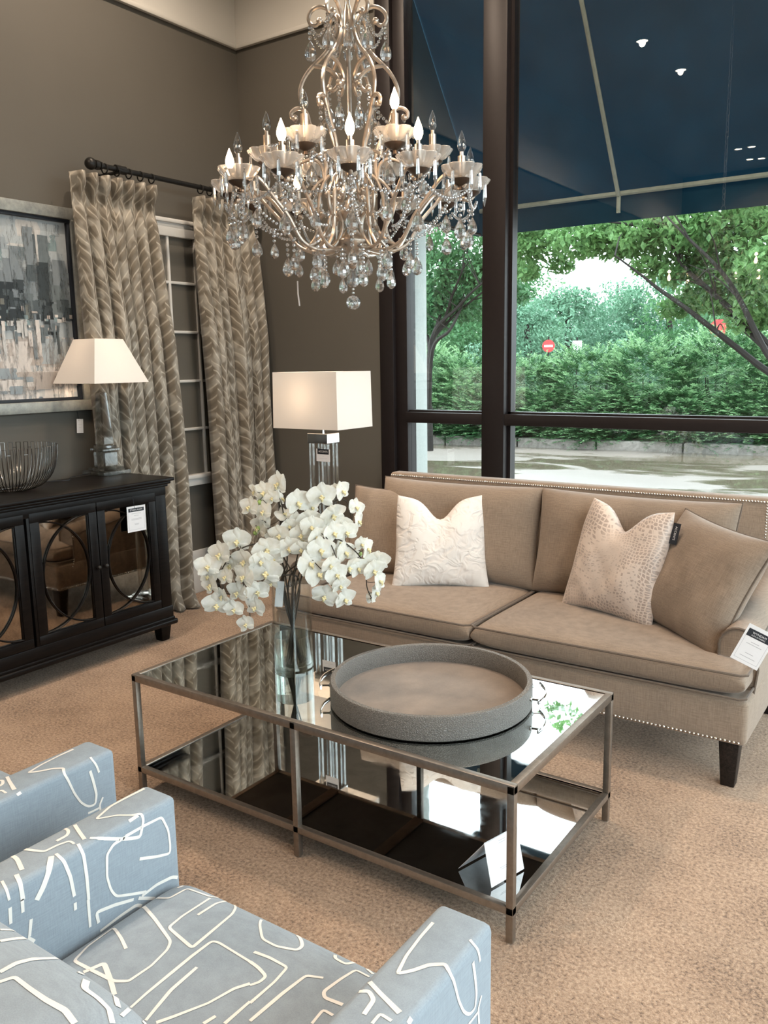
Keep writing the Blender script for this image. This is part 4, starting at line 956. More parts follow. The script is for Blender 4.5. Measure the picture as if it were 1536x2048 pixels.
# ================================================================ coffee table
X0, X1, YF, YN, TZ = 1.81, 3.325, -1.845, -2.60, .462
ct = thing('coffee_table', 'rectangular two tier coffee table in pewter metal with mirrored top and shelf', 'table', ((X0+X1)/2, (YF+YN)/2, 0)); w = .021
def bar_frame(b, z0, z1):
    b.rbox((X0, YN, z0), (X1, YN+w, z1), .0015); b.rbox((X0, YF-w, z0), (X1, YF, z1), .0015); b.rbox((X0, YN+w, z0), (X0+w, YF-w, z1), .0015); b.rbox((X1-w, YN+w, z0), (X1, YF-w, z1), .0015)
b = MB(); bar_frame(b, TZ-.026, TZ); b.obj('top_frame', M_STEEL, ct)
b = MB(); b.box((X0+w-.002, YN+w-.002, TZ-.012), (X1-w+.002, YF-w+.002, TZ-.003)); b.obj('mirror_top', M_MIRROR, ct, smooth=False)
b = MB(); b.box((X0+w, YN+w, TZ-.024), (X1-w, YF-w, TZ-.014)); b.obj('top_backing', M_BLACK, ct, smooth=False)
b = MB()
for x in ((X0+X1)/2, (X0+X1)/2+.42, (X0+X1)/2-.42): b.rbox((x-.02, YN+w, TZ-.036), (x+.02, YF-w, TZ-.024), .002)
b.obj('cross_rails', plain('raw_wood', (.10, .065, .045), .7), ct)
SZ = .108
b = MB(); bar_frame(b, SZ-.022, SZ); b.obj('shelf_frame', M_STEEL, ct)
b = MB(); b.box((X0+w-.002, YN+w-.002, SZ-.012), (X1-w+.002, YF-w+.002, SZ-.004)); b.obj('mirror_shelf', M_MIRROR2, ct, smooth=False)
b = MB(); b.box((X0+w, YN+w, SZ-.021), (X1-w, YF-w, SZ-.013)); b.obj('shelf_backing', M_BLACK, ct, smooth=False)
for x in (X0, (X0+X1-w)/2, X1-w):
    for y in (YN, YF-w):
        b = MB(); b.rbox((x, y, .004), (x+w, y+w, TZ-.003), .0015); b.obj('leg', M_STEEL, ct)
# tent card on the shelf
tg = thing('price_card', 'folded white price card standing on the mirrored shelf near the front leg', 'price card', (3.2, -2.49, SZ))
B1, B2, L1 = onz(983, 1776, SZ+.001), onz(1027, 1750, SZ+.001), onz(917, 1737, SZ+.001); L2 = L1+(B2-B1)
def ridge(px, py, a, c): w = ray(px, py); m_ = (a+c)/2; k = ((m_.x-CAM.x)*w.x+(m_.y-CAM.y)*w.y)/(w.x*w.x+w.y*w.y); return CAM+w*k
R1 = ridge(983, 1681, B1, L1); R2 = R1+(B2-B1)
mt, w_, h_ = tag_frame(R1, R2, B1); card(tg, mt, w_*1.5, h_, None, None, border=False, lines=((.88, .2), (.83, .2), (.3, .35), (.26, .3)))
mt2, w2, h2 = tag_frame(R1, R2, L1); b = MB(); b.box((0, 0, -.0008), (w2*1.5, h2, 0)); o = b.obj('back_flap', M_WHITE, tg, smooth=False, local=True); o.matrix_local = root_mat(tg).inverted() @ mt2

# ================================================================ round tray
TCx, TCy, TR = 2.838, -2.215, .330; tz = TZ+.0005
tr = thing('round_tray', 'large round taupe snakeskin leather tray on the mirrored table', 'tray', (TCx, TCy, tz))
t = NT('embossed_leather'); a = t.noise(t.co(scale=(1, 1, 3.2)), 150, 2, .6); vo = t.n('TexVoronoi', feature='DISTANCE_TO_EDGE'); vo.inputs['Scale'].default_value = 130; t.l(t.co(scale=(1, 1, 2)), vo.inputs['Vector'])
t.l(t.ramp(t.math('MULTIPLY', vo.outputs['Distance'], 3), [(0, (.10, .092, .082)), (.5, (.19, .175, .157))]), t.b.inputs['Base Color']); set_b(t.b, None, .42); t.bump(vo.outputs['Distance'], .8, .004); M_TRAY = t.m
t = NT('suede_lining'); n = t.noise(t.co(), 6, 4, .6); n2 = t.noise(t.co(), 160, 3, .7); t.l(t.ramp(t.math('ADD', t.math('MULTIPLY', n, .8), t.math('MULTIPLY', n2, .2)), [(.35, (.135, .10, .075)), (.65, (.245, .185, .14))]), t.b.inputs['Base Color']); set_b(t.b, None, .75, Sheen_Weight=.3); M_SUEDE = t.m
b = MB(); hgt = .078
b.lathe([(TR-.004, 0), (TR, .004), (TR, hgt-.004), (TR-.003, hgt), (TR-.017, hgt), (TR-.020, hgt-.004), (TR-.020, .016), (TR-.02, 0)], (TCx, TCy, tz), 96, close=True); b.obj('rim', M_TRAY, tr)
b = MB(); b.lathe([(.0001, .014), (TR-.019, .014), (TR-.019, .004), (.0001, .004)], (TCx, TCy, tz), 72); b.obj('base', M_SUEDE, tr, ang=30)
ha = onz(1078, 1412, tz+.045); ang0 = math.atan2(ha.y-TCy, ha.x-TCx); ang0 = R(22)
for a0 in (ang0, ang0+PI):
    b = MB(); P = []; zz = tz+.045; hw_ = .17
    for q in (-1, 1):
        aa = a0+q*hw_; b.tube([(TCx+TR*math.cos(aa), TCy+TR*math.sin(aa), zz), (TCx+(TR+.028)*math.cos(aa), TCy+(TR+.028)*math.sin(aa), zz)], .004, 8)
        b.ball((TCx+TR*math.cos(aa), TCy+TR*math.sin(aa), zz), .008, 8, 6)
    P = [(TCx+(TR+.030+.012*math.cos((i/10-.5)*PI))*math.cos(a0+(i/5-1)*(hw_+.06)), TCy+(TR+.030+.012*math.cos((i/10-.5)*PI))*math.sin(a0+(i/5-1)*(hw_+.06)), zz) for i in range(11)]
    b.tube(P, .0075, 8, flat=(1, .4)); b.obj('handle', M_CHROME, tr)

# ================================================================ vase and orchids
VC = onz(588, 1331, TZ); VR = .071; VH = .335
va = thing('glass_vase', 'clear glass cylinder vase of water on the mirrored table', 'vase', (VC.x, VC.y, TZ))
b = MB(); b.lathe([(.0001, .0), (VR, .0), (VR, VH), (VR-.003, VH+.001), (VR-.0035, VH-.001), (VR-.0035, .014), (.0001, .014)], (VC.x, VC.y, TZ+.0008), 56); b.obj('glass_wall', M_VASE, va, ang=30)
b = MB(); b.lathe([(.0001, .0145), (VR-.0045, .0145), (VR-.0045, .118), (.0001, .118)], (VC.x, VC.y, TZ+.001), 48); b.obj('water', M_WATER, va, ang=30)
b = MB(); b.lathe([(.0001, .001), (VR-.001, .001), (VR-.001, .013), (.0001, .013)], (VC.x, VC.y, TZ+.001), 48); b.obj('glass_base', M_LAMPGLASS, va, ang=30)
tg = thing('price_tag', 'narrow white tag hanging inside the rim of the glass vase', 'price tag', (VC.x, VC.y, TZ+.3))
vdir = (CAM-VC); vdir.z = 0; vdir.normalize(); sdir = Vector((vdir.y, -vdir.x, 0)); sdir = -sdir
def vpt(x, y, dd=0):                                     # pixel -> point in the upright plane through the vase, dd nearer the camera
    w = ray(x, y); c = VC+vdir*dd; return CAM+w*((c-CAM).dot(vdir)/w.dot(vdir))
mt, w_, h_ = tag_frame(vpt(549, 1162, .02), vpt(565, 1163, .02), vpt(549, 1213, .02)); card(tg, mt, w_, h_, None, None, border=False, lines=((.7, .1), (.5, .12)))
for o in tg.children: pass
# flower
M_PETAL = None
t = NT('orchid_petal'); t.t.nodes.remove(t.b); co = t.co(); n = t.noise(co, 60, 3); cr = t.ramp(n, [(.3, (.88, .87, .78)), (.7, (.97, .96, .91))])
d = t.n('BsdfPrincipled'); d.inputs['Roughness'].default_value = .5; tl = t.n('BsdfTranslucent'); mx = t.n('MixShader'); mx.inputs[0].default_value = .35
t.l(cr, d.inputs['Base Color']); t.l(cr, tl.inputs[0]); t.l(d.outputs[0], mx.inputs[1]); t.l(tl.outputs[0], mx.inputs[2]); t.l(mx.outputs[0], t.o.inputs[0]); M_PETAL = t.m
M_LIP = plain('orchid_lip', (.86, .72, .42), .5, var=.25, scale=200); M_STEM = plain('dark_orchid_stem', (.030, .022, .014), .6, var=.4); M_BUD = plain('green_bud', (.30, .42, .12), .5, var=.3, scale=60)
def flower_mesh(seed):
    rs = random.Random(seed); b = MB()
    def petal(ang, L, W, cup, tw):
        ca, sa = math.cos(ang), math.sin(ang)
        def f(u, v):
            t_ = u; w_ = W*math.sin(PI*min(1, t_*.94+.04)**.8)**.65; x = (v*2-1)*w_/2; y = L*t_
            z = cup*(t_*t_)*L*.5-.25*x*x/max(W, .001)*2+tw*x*t_+.0015*math.sin(v*9+t_*7)
            return (x*ca-y*sa, x*sa+y*ca, z+.002)
        b.grid(f, 7, 6)
    j = lambda: rs.uniform(-.14, .14)
    petal(0+j(), .043, .034, .15+j(), 0); petal(R(125)+j(), .041, .030, -.1+j(), 0); petal(R(-125)+j(), .041, .030, -.1+j(), 0)
    petal(R(72)+j(), .047, .054, .30+j(), .1); petal(R(-72)+j(), .047, .054, .30+j(), -.1)
    return b.mesh('flower', M_PETAL, ang=180)
fm = [flower_mesh(i) for i in range(6)]
b = MB(); b.ball((0, 0, .006), .0048, 8, 6); b.tube([(0, -.002, .004), (0, -.010, .012), (0, -.014, .010), (0, -.017, .005)], [.004, .0045, .003, .001], 8)
for s in (-1, 1): b.tube([(0, -.003, .005), (s*.006, -.004, .010), (s*.008, -.001, .014)], [.003, .003, .001], 6)
lipm = b.mesh('lip', M_LIP)
def cpx(x, y): return (400+x/2.695, 640+y/2.695)
sprays = [  # stem polyline (crop px, nearer-the-camera offset), flowers, label
 ([(490, 1500, 0), (470, 1290, .0), (455, 1080, -.02), (430, 960, -.03), (395, 920, -.03), (340, 950, -.02)], [(425, 885, -.02, 1.1), (345, 930, -.03, .95), (295, 925, -.02, .7), (345, 1035, .03, .9), (268, 1010, .0, .9), (435, 965, -.05, .8), (390, 960, .0, .7)], 'upright orchid stem whose blooms stand highest on the left'),
 ([(505, 1500, .02), (530, 1250, .0), (560, 1080, .0), (580, 980, -.02), (600, 960, -.03), (650, 945, -.02)], [(525, 985, .02, 1.15), (655, 950, .02, 1.15), (715, 1050, .04, 1.1), (585, 1075, .03, .95), (520, 1085, .0, .8), (600, 1010, -.04, .8)], 'upright orchid stem with the large blooms at the top centre'),
 ([(515, 1500, -.02), (600, 1230, -.05), (680, 1020, -.09), (740, 970, -.1), (790, 980, -.1), (815, 1060, -.08), (825, 1120, -.06)], [(765, 925, -.1, .95), (840, 1012, -.08, .85), (850, 1088, -.06, .9), (735, 915, -.12, .6), (700, 1060, -.06, .7)], 'orchid stem reaching up towards the sofa on the right'),
 ([(500, 1500, .03), (540, 1300, .06), (600, 1180, .09), (650, 1150, .10), (700, 1200, .12), (740, 1300, .13), (760, 1400, .12)], [(600, 1115, .08, .95), (625, 1170, .11, .85), (650, 1240, .13, 1.1), (545, 1160, .07, .95), (720, 1150, .09, .95), (735, 1375, .15, .95), (755, 1432, .15, .8), (780, 1505, .13, .95), (672, 1490, .14, 1.05), (635, 1370, .15, 1.15)], 'orchid stem arching forward with blooms hanging over the vase rim'),
 ([(510, 1500, .0), (600, 1260, .02), (720, 1180, .04), (830, 1240, .05), (890, 1330, .05), (900, 1440, .05), (925, 1500, .04)], [(790, 1145, .02, .95), (780, 1255, .06, 1.0), (900, 1235, .05, .95), (955, 1300, .04, 1.05), (935, 1350, .06, 1.0), (965, 1410, .05, .95), (945, 1470, .05, .9), (850, 1340, .07, .9), (800, 1330, .09, 1.05), (920, 1500, .03, .6)], 'orchid stem drooping lowest at the right'),
 ([(515, 1500, .0), (590, 1300, -.03), (700, 1230, -.05), (800, 1210, -.06), (870, 1250, -.06)], [(750, 1200, -.02, .95), (700, 1110, .02, .95), (755, 1110, -.03, 1.0), (830, 1290, -.03, .9), (700, 1260, .03, .8), (870, 1210, -.05, .7)], 'orchid stem behind the right hand blooms'),
 ([(485, 1500, .02), (440, 1300, .05), (360, 1210, .08), (250, 1220, .1), (160, 1280, .1), (110, 1370, .1), (125, 1440, .1), (90, 1520, .1)], [(200, 1190, .09, 1.1), (110, 1265, .1, 1.1), (42, 1330, .1, 1.0), (60, 1430, .1, 1.0), (90, 1535, .1, 1.1), (140, 1385, .12, .8), (45, 1380, .09, .8), (165, 1320, .08, 1.15), (120, 1490, .11, .75)], 'orchid stem drooping farthest to the left'),
 ([(480, 1500, .04), (430, 1370, .08), (340, 1300, .12), (260, 1320, .13), (230, 1400, .13), (260, 1500, .13), (270, 1600, .12)], [(240, 1300, .13, 1.05), (205, 1470, .12, .95), (310, 1465, .14, .95), (185, 1560, .12, .8), (300, 1548, .14, .9), (250, 1640, .13, .75), (240, 1385, .15, 1.0), (325, 1300, .15, .9)], 'orchid stem with the lowest bloom over the table edge'),
 ([(495, 1500, .03), (470, 1340, .06), (430, 1240, .08), (380, 1220, .1), (350, 1300, .12), (345, 1360, .13)], [(360, 1235, .12, 1.1), (355, 1360, .15, 1.25), (480, 1230, .1, .95), (430, 1160, .07, .9), (400, 1180, .04, .75), (400, 1290, .08, .8), (385, 1420, .12, .6)], 'short orchid stem with blooms over the left of the vase'),
 ([(500, 1500, .0), (440, 1260, -.02), (380, 1120, -.03), (330, 1080, -.03), (300, 1110, -.02)], [(320, 1120, -.01, .95), (370, 1150, .0, 1.0), (455, 1050, -.02, .8), (345, 1090, -.04, .8)], 'orchid stem behind the blooms at the left'),
 ([(500, 1500, .05), (530, 1330, .09), (560, 1270, .12), (600, 1290, .14), (650, 1340, .16)], [(545, 1235, .12, .8), (590, 1315, .15, 1.15), (700, 1320, .16, .85), (480, 1110, .04, .7), (560, 1180, .05, .7)], 'short orchid stem with the large bloom just above the vase'),
]
foot = VC
for si, (line, fls, lab) in enumerate(sprays):
    a = si*2.4; bx, by = VC.x+.03*math.cos(a), VC.y+.03*math.sin(a)
    os_ = thing('orchid_spray', 'white '+lab, 'orchid', (bx, by, TZ+.016), 0, 'white orchid stems in the vase')
    P = [Vector((bx, by, TZ+.018))]+[vpt(*cpx(x, y), dd) for x, y, dd in line]
    P[1] = Vector((VC.x-.034*math.cos(a), VC.y-.034*math.sin(a), TZ+VH-.03))
    Q = smooth_pts(P, 7); b = MB(); N_ = len(Q); b.tube(Q, [.0030-.0014*i/N_ for i in range(N_)], 6)
    cen = VC+Vector((0, 0, .55))
    fo = []
    for (x, y, dd, sz) in fls:
        p = vpt(*cpx(x, y), dd); q = min(Q[N_//2:], key=lambda w: (w-p).length)
        nrm = (p-cen); nrm.z *= .3; nrm = nrm.normalized()*.55+(CAM-p).normalized()*.75+Vector((rng.uniform(-.5, .5), rng.uniform(-.5, .5), rng.uniform(-.45, .25)))
        nrm.normalize(); b.tube([q, (q+p)/2-nrm*.010, p-nrm*.001], .0013, 4)
        up = Vector((rng.uniform(-.3, .3), rng.uniform(-.3, .3), 1)); up = (up-nrm*up.dot(nrm)).normalized(); xx = up.cross(nrm); s = sz*1.05
        mt = Matrix(((xx.x*s, up.x*s, nrm.x*s, p.x-bx), (xx.y*s, up.y*s, nrm.y*s, p.y-by), (xx.z*s, up.z*s, nrm.z*s, p.z-TZ-.016), (0, 0, 0, 1)))
        fo.append(mt)
    b.obj('stem', M_STEM, os_)
    for mt in fo:
        o = inst(fm[rng.randrange(6)], 'flower', os_, mt); inst(lipm, 'lip', o)
    e = Q[-1]
    if si in (3, 5, 9, 0):
        for k in range(3):
            p = e+Vector((rng.uniform(-.02, .02), rng.uniform(-.02, .02), rng.uniform(-.03, .0))); b = MB(); b.ball(p, .007+.003*rng.random(), 8, 6); b.obj('bud', M_BUD, os_)

# ================================================================ armchairs
ach = thing('armchair', 'blue grey armchair with cream line drawing print, nearest the camera', 'armchair', (3.185, -3.68, 0), 0, 'printed armchairs facing the table')
AX0, AX1, AI0, AI1, AF, AB, AH, AS = 2.745, 3.625, 2.845, 3.520, -3.305, -4.12, .62, .445
def arm_box(x0, x1):
    bm = bmesh.new(); bmesh.ops.create_cube(bm, size=1)
    for v in bm.verts: v.co = Vector((x0+(x1-x0)*(v.co.x+.5), AB+(AF-AB)*(v.co.y+.5), .12+(AH-.12)*(v.co.z+.5)))
    bmesh.ops.bevel(bm, geom=bm.edges[:], offset=.014, segments=3, profile=.5, affect='EDGES'); return bm
parts_ch = []
for x0, x1 in ((AX0, AI0), (AI1, AX1)): b = MB(); b.bm(arm_box(x0, x1)); o = b.obj('arm', [M_CHAIR, M_STROKE], ach); parts_ch.append(o)
b = MB(); b.rbox((AI0, AB+.02, .12), (AI1, AF+.005, .30), .012, 3); b.obj('base', [M_CHAIR, M_STROKE], ach)
b = MB(); box_cushion(b, lambda y: (AI0+.003, AI1-.003), -3.92, AF-.0, .295, AS, .012, 12, 40, 40); sc_ = b.obj('seat_cushion', [M_CHAIR, M_STROKE], ach, ang=60); parts_ch.append(sc_)
def backp(u, v):
    # u round the section (y, z), v across x
    n = 30; V = math.sin((v*2-1)*PI/2); e = (1-abs(V)**7)**(1/3); a = 2*PI*u
    cy, cz = -3.95, .60; ry, rz = .125, .235; c, s_ = math.cos(a), math.sin(a)
    y = cy+ry*math.copysign(abs(c)**.6, c)*(.35+.65*e)-.22*(math.copysign(abs(s_)**.5, s_))*.25; z = cz+rz*math.copysign(abs(s_)**.55, s_)*(.65+.35*e)
    return (AI0+(AI1-AI0)*(V+1)/2, y, z)
b = MB(); b.grid(backp, 48, 36); o = b.obj('back_cushion', [M_CHAIR, M_STROKE], ach, ang=60); parts_ch.append(o); bcush = o
b = MB(); b.rbox((AX0+.02, AB-.10, .12), (AX1-.02, AB-.0, .78), .02, 3); b.obj('back', [M_CHAIR, M_STROKE], ach)
for sx_ in (AX0+.06, AX1-.06):
    for sy_ in (AF-.06, AB+.0):
        b = MB(); b.tube([(sx_, sy_, 0), (sx_, sy_, .125)], [.018, .027], 10); b.obj('leg', M_LEGW, ach)
# the printed lines, drawn over the cloth they lie on
from mathutils.bvhtree import BVHTree
bpy.context.view_layer.update()
def target(o):
    me = o.data; T = o.matrix_world; return BVHTree.FromPolygons([T @ v.co for v in me.vertices], [tuple(p.vertices) for p in me.polygons])
trees = [(o, target(o)) for o in parts_ch]
ribbons = {o.name: (o, []) for o in parts_ch}
def surf_line(P3, wds):
    """P3: list of (origin, direction) rays; ribbons on what they meet"""
    prev = None; run = []
    for (a, d), w in zip(P3, wds):
        best = None
        for o, tr_ in trees:
            h, n, i, dist = tr_.ray_cast(a, d)
            if h is not None and (best is None or dist < best[3]): best = (o, h, n if n.dot(d) < 0 else -n, dist)
        if best is None or (run and (best[0] is not run[-1][0] or (best[1]-run[-1][1]).length > .035)):
            if len(run) > 1: ribbons[run[0][0].name][1].append(run)
            run = []
        if best: run.append((best[0], best[1], best[2], w))
    if len(run) > 1: ribbons[run[0][0].name][1].append(run)
def pxline(pts, w, ox, oy, k):
    P = [(ox+x/k, oy+y/k) for x, y in pts]; Q = []
    for (a, c) in zip(P[:-1], P[1:]):
        n = max(2, int(math.hypot(a[0]-c[0], a[1]-c[1])/4))
        for i in range(n): Q.append((a[0]+(c[0]-a[0])*i/n, a[1]+(c[1]-a[1])*i/n))
    Q.append(P[-1]); N = len(Q)
    # light corner smoothing
    for _ in range(2): Q = [Q[0]]+[((Q[i-1][0]+2*Q[i][0]+Q[i+1][0])/4, (Q[i-1][1]+2*Q[i][1]+Q[i+1][1])/4) for i in range(1, len(Q)-1)]+[Q[-1]]
    surf_line([(CAM, ray(x, y).normalized()) for x, y in Q], [w*(.85+.35*math.sin(i*.05+len(pts))**2) for i in range(len(Q))])
A = lambda pts, w=.0062: pxline(pts, w, 0, 1740, 3.072)
B_ = lambda pts, w=.0062: pxline(pts, w, 500, 1740, 3.072)
C_ = lambda pts, w=.0062: pxline(pts, w, 0, 1480, 3.84)
D_ = lambda pts, w=.0062: pxline(pts, w, 0, 1450, 1.567)
# seat
A([(870, 160), (960, 90), (1060, 40), (1120, 50), (1155, 75), (1140, 95), (1090, 112)]); A([(850, 172), (1040, 175), (1150, 115), (1290, 165), (1400, 180)])
A([(1165, 40), (1195, 85), (1260, 130), (1370, 150)]); A([(615, 375), (740, 280), (840, 212), (885, 225), (950, 300), (1050, 440), (1030, 490), (930, 590), (790, 685), (700, 685), (560, 615), (455, 560), (540, 470), (700, 355), (745, 420), (775, 485)])
A([(490, 640), (640, 575), (680, 680), (725, 845)], .008); A([(1290, 175), (1120, 285), (1035, 355), (1180, 480), (1430, 270), (1452, 225), (1400, 190), (1330, 205), (1215, 278)])
A([(745, 900), (900, 760), (1180, 530), (1300, 440), (1340, 445), (1536, 565)]); A([(1210, 600), (1050, 740), (950, 860), (880, 946)]); A([(960, 940), (1060, 905), (1280, 820), (1440, 730), (1536, 700)]); A([(1380, 946), (1536, 810)]); A([(1250, 946), (1325, 900)])
B_([(80, 285), (58, 330), (75, 425), (160, 470), (290, 495), (325, 470), (310, 420), (250, 370), (80, 285)]); B_([(0, 565), (50, 600), (100, 655), (60, 690), (0, 710)])
B_([(25, 505), (120, 540), (230, 600), (150, 690), (0, 820)]); B_([(0, 930), (200, 760), (345, 650), (450, 665)]); B_([(530, 510), (515, 540), (585, 580), (640, 570)]); B_([(745, 665), (650, 615), (560, 670), (450, 750), (455, 785), (570, 830)])
B_([(690, 585), (765, 650)]); B_([(380, 946), (450, 860), (510, 895)])
# right arm
B_([(1125, 325), (1050, 410), (960, 530), (905, 640), (1000, 620), (1100, 585), (1200, 580), (1250, 680), (1280, 800), (1310, 870), (1345, 890), (1380, 850), (1390, 760), (1380, 650), (1368, 565)])
B_([(1350, 430), (1400, 490), (1412, 560)]); B_([(1420, 770), (1400, 850), (1405, 946)]); B_([(1400, 870), (1355, 930), (1340, 946)]); B_([(735, 690), (800, 760), (920, 880)], .009); B_([(670, 750), (730, 745), (762, 800), (700, 890)]); B_([(750, 946), (800, 885), (870, 930)]); B_([(990, 910), (970, 946)])
# left arm: top and inner face
C_([(1110, 375), (960, 450), (850, 510), (735, 610), (900, 580), (1020, 580), (1090, 565), (1100, 620), (1075, 745), (960, 760), (690, 755)]); C_([(990, 625), (1060, 580)])
C_([(960, 740), (1100, 660), (1240, 590), (1290, 690), (1305, 800), (1305, 870), (1200, 895), (1070, 912)]); C_([(960, 745), (870, 800), (820, 880), (820, 1050), (850, 1150), (890, 1200), (1000, 1185), (1120, 1165)])
C_([(1360, 785), (1375, 900), (1380, 1005)]); C_([(565, 640), (610, 710), (650, 765)], .009); C_([(480, 680), (530, 690), (525, 730), (435, 778)]); C_([(175, 840), (340, 860), (440, 810), (540, 775), (570, 800)])
C_([(600, 800), (640, 880), (665, 1050), (680, 1229)]); C_([(430, 875), (490, 930), (540, 1050), (570, 1200)]); C_([(395, 895), (370, 1020), (330, 1130), (280, 1229)], .010); C_([(80, 885), (130, 910), (170, 1000)], .010)
C_([(125, 1035), (155, 1100), (175, 1229)], .010); C_([(15, 1085), (50, 1150), (70, 1229)]); A([(190, 300), (180, 410)]); A([(135, 180), (140, 260)]); A([(60, 230), (65, 330)]); A([(820, 180), (700, 215), (590, 260), (605, 325)]); A([(540, 180), (553, 350)]); A([(460, 200), (463, 245)])
# back cushion
A([(0, 440), (90, 425), (180, 420), (210, 440)]); A([(0, 630), (100, 575), (200, 550), (350, 545)]); A([(0, 690), (90, 660), (180, 730), (280, 800), (400, 865), (460, 946)]); A([(530, 680), (515, 730), (600, 790), (670, 860), (690, 946)], .008); A([(0, 370), (60, 370), (100, 380)])
# faces that point away from the photograph carry more of the same print
def free_line(pts, org, du, dv, w=.0062, inward=None):
    P = []
    for (a, c) in zip(pts[:-1], pts[1:]):
        for i in range(10): P.append((a[0]+(c[0]-a[0])*i/10, a[1]+(c[1]-a[1])*i/10))
    P.append(pts[-1]); surf_line([(Vector(org)+Vector(du)*x+Vector(dv)*y, Vector(inward)) for x, y in P], [w]*len(P))
loop1 = [(.05, .1), (.2, .32), (.34, .36), (.42, .2), (.3, .08), (.12, .14), (.08, .3), (.2, .42)]; loop2 = [(.5, .05), (.46, .25), (.55, .4), (.7, .38), (.74, .2), (.62, .12)]
for (org, du, inw) in (((AX0-.3, AB, .14), (0, 1, 0), (1, 0, 0)),): free_line(loop1, org, du, (0, 0, 1), inward=inw); free_line(loop2, org, du, (0, 0, 1), inward=inw)
o_ = (AX1+.3, AB, .14); free_line([(.02, .15), (.15, .3), (.28, .33), (.40, .22), (.48, .06)], o_, (0, 1, 0), (0, 0, 1), inward=(-1, 0, 0)); free_line([(.1, .05), (.05, .1), (.1, .16), (.45, .20), (.66, .27)], o_, (0, 1, 0), (0, 0, 1), inward=(-1, 0, 0)); free_line([(.0, .28), (.08, .33), (.14, .36)], o_, (0, 1, 0), (0, 0, 1), inward=(-1, 0, 0))
for o, runs in ribbons.values():
    if not runs: continue
    bm = bmesh.new(); bm.from_mesh(o.data); inv = o.matrix_world.inverted()
    for run in runs:
        pv = None
        for i, (_, p, n, w) in enumerate(run):
            a = run[max(0, i-1)][1]; c = run[min(len(run)-1, i+1)][1]; t_ = (c-a)
            if t_.length < 1e-6: continue
            s_ = n.cross(t_).normalized(); q = p+n*.0009; v = (bm.verts.new(inv @ (q+s_*w*.5)), bm.verts.new(inv @ (q-s_*w*.5)))
            if pv:
                try: f = bm.faces.new((pv[0], pv[1], v[1], v[0])); f.material_index = 1; f.smooth = True
                except ValueError: pass
            pv = v
    bm.normal_update(); bm.to_mesh(o.data); bm.free()
ac2 = dup(ach); ac2.location = (3.185-1.085, -3.68+.075, 0); ac2['label'] = 'blue grey armchair with cream line drawing print, its arm showing beside the nearest armchair'
# ================================================================ chandelier
CX, CY = 2.56, -2.22
ax = Vector((CX, CY, 0)); cu_ = Vector((CAM.x-CX, CAM.y-CY, 0)).normalized(); cs_ = Vector((-cu_.y, cu_.x, 0))
AZ0 = math.atan2(cu_.y, cu_.x)                       # azimuth towards the camera
def prof(x, y, x0=699):
    """pixel of a silhouette point -> (radius, height) round the stem"""
    w = ray(x, y); t_ = ((ax-CAM).dot(cu_))/w.dot(cu_); q = CAM+w*t_; return ((q-ax).dot(cs_)-((CAM+ray(x0, y)*((ax-CAM).dot(cu_)/ray(x0, y).dot(cu_)))-ax).dot(cs_), q.z)
ch = thing('chandelier', 'champagne metal crystal chandelier with candle bulbs above the coffee table', 'chandelier', (CX, CY, 2.2))
O_ = Vector((CX, CY, 2.2))
def rotz(me, name, az, parent=None, extra=None):
    m_ = Matrix.Rotation(az, 4, 'Z')
    if extra is not None: m_ = m_ @ extra
    return inst(me, name, parent or ch, m_)
def L3(P): return [(r, 0, z-2.2) for r, z in P]
b = MB(); z0 = prof(699, 490)[1]
col_pr = [(.001, z0-.075), (.010, z0-.07), (.018, z0-.05), (.012, z0-.035), (.030, z0-.02), (.050, z0), (.052, z0+.012), (.03, z0+.03), (.016, z0+.05), (.02, z0+.07), (.035, z0+.085), (.038, z0+.10), (.022, z0+.12), (.012, z0+.14), (.010, z0+.20), (.022, z0+.215), (.022, z0+.23), (.009, z0+.25), (.007, z0+.58), (.020, z0+.585), (.024, z0+.60), (.018, z0+.625), (.019, z0+.66), (.014, z0+.68), (.008, z0+.70), (.008, z0+.72)]
b.lathe(col_pr, (CX, CY, 0), 20); b.obj('central_stem', M_CHAMP, ch)
zr_ = z0+.745; b = MB(); b.tube([(CX+.026*math.cos(a)*cs_.x, CY+.026*math.cos(a)*cs_.y, zr_+.03*math.sin(a)) for a in [2*PI*i/20 for i in range(20)]], .0035, 6, closed=True)
zc_ = zr_+.055
i = 0
while zc_ < CZ-.05:
    d_ = cu_ if i % 2 == 0 else cs_; b.tube([(CX+.012*math.cos(a)*d_.x, CY+.012*math.cos(a)*d_.y, zc_+.024*math.sin(a)) for a in [2*PI*k/12 for k in range(12)]], .0028, 5, closed=True); zc_ += .040; i += 1
b.obj('hanging_chain', M_CHAMP, ch)
b = MB(); b.lathe([(.001, CZ-.04), (.02, CZ-.035), (.06, CZ-.015), (.065, CZ)], (CX, CY, 0), 24); b.obj('ceiling_canopy', M_CHAMP, ch)
def ribbon_mesh(name, lines, balls, w=.0062):
    b = MB()
    for P in lines: b.tube(smooth_pts(L3([prof(x, y) for x, y in P]), 6), w, 8, flat=(.72, 1.0) if False else None)
    for x, y in balls: r, z = prof(x, y); b.ball((r, 0, z-2.2), .0105, 8, 6)
    return b.mesh(name, M_CHAMP)
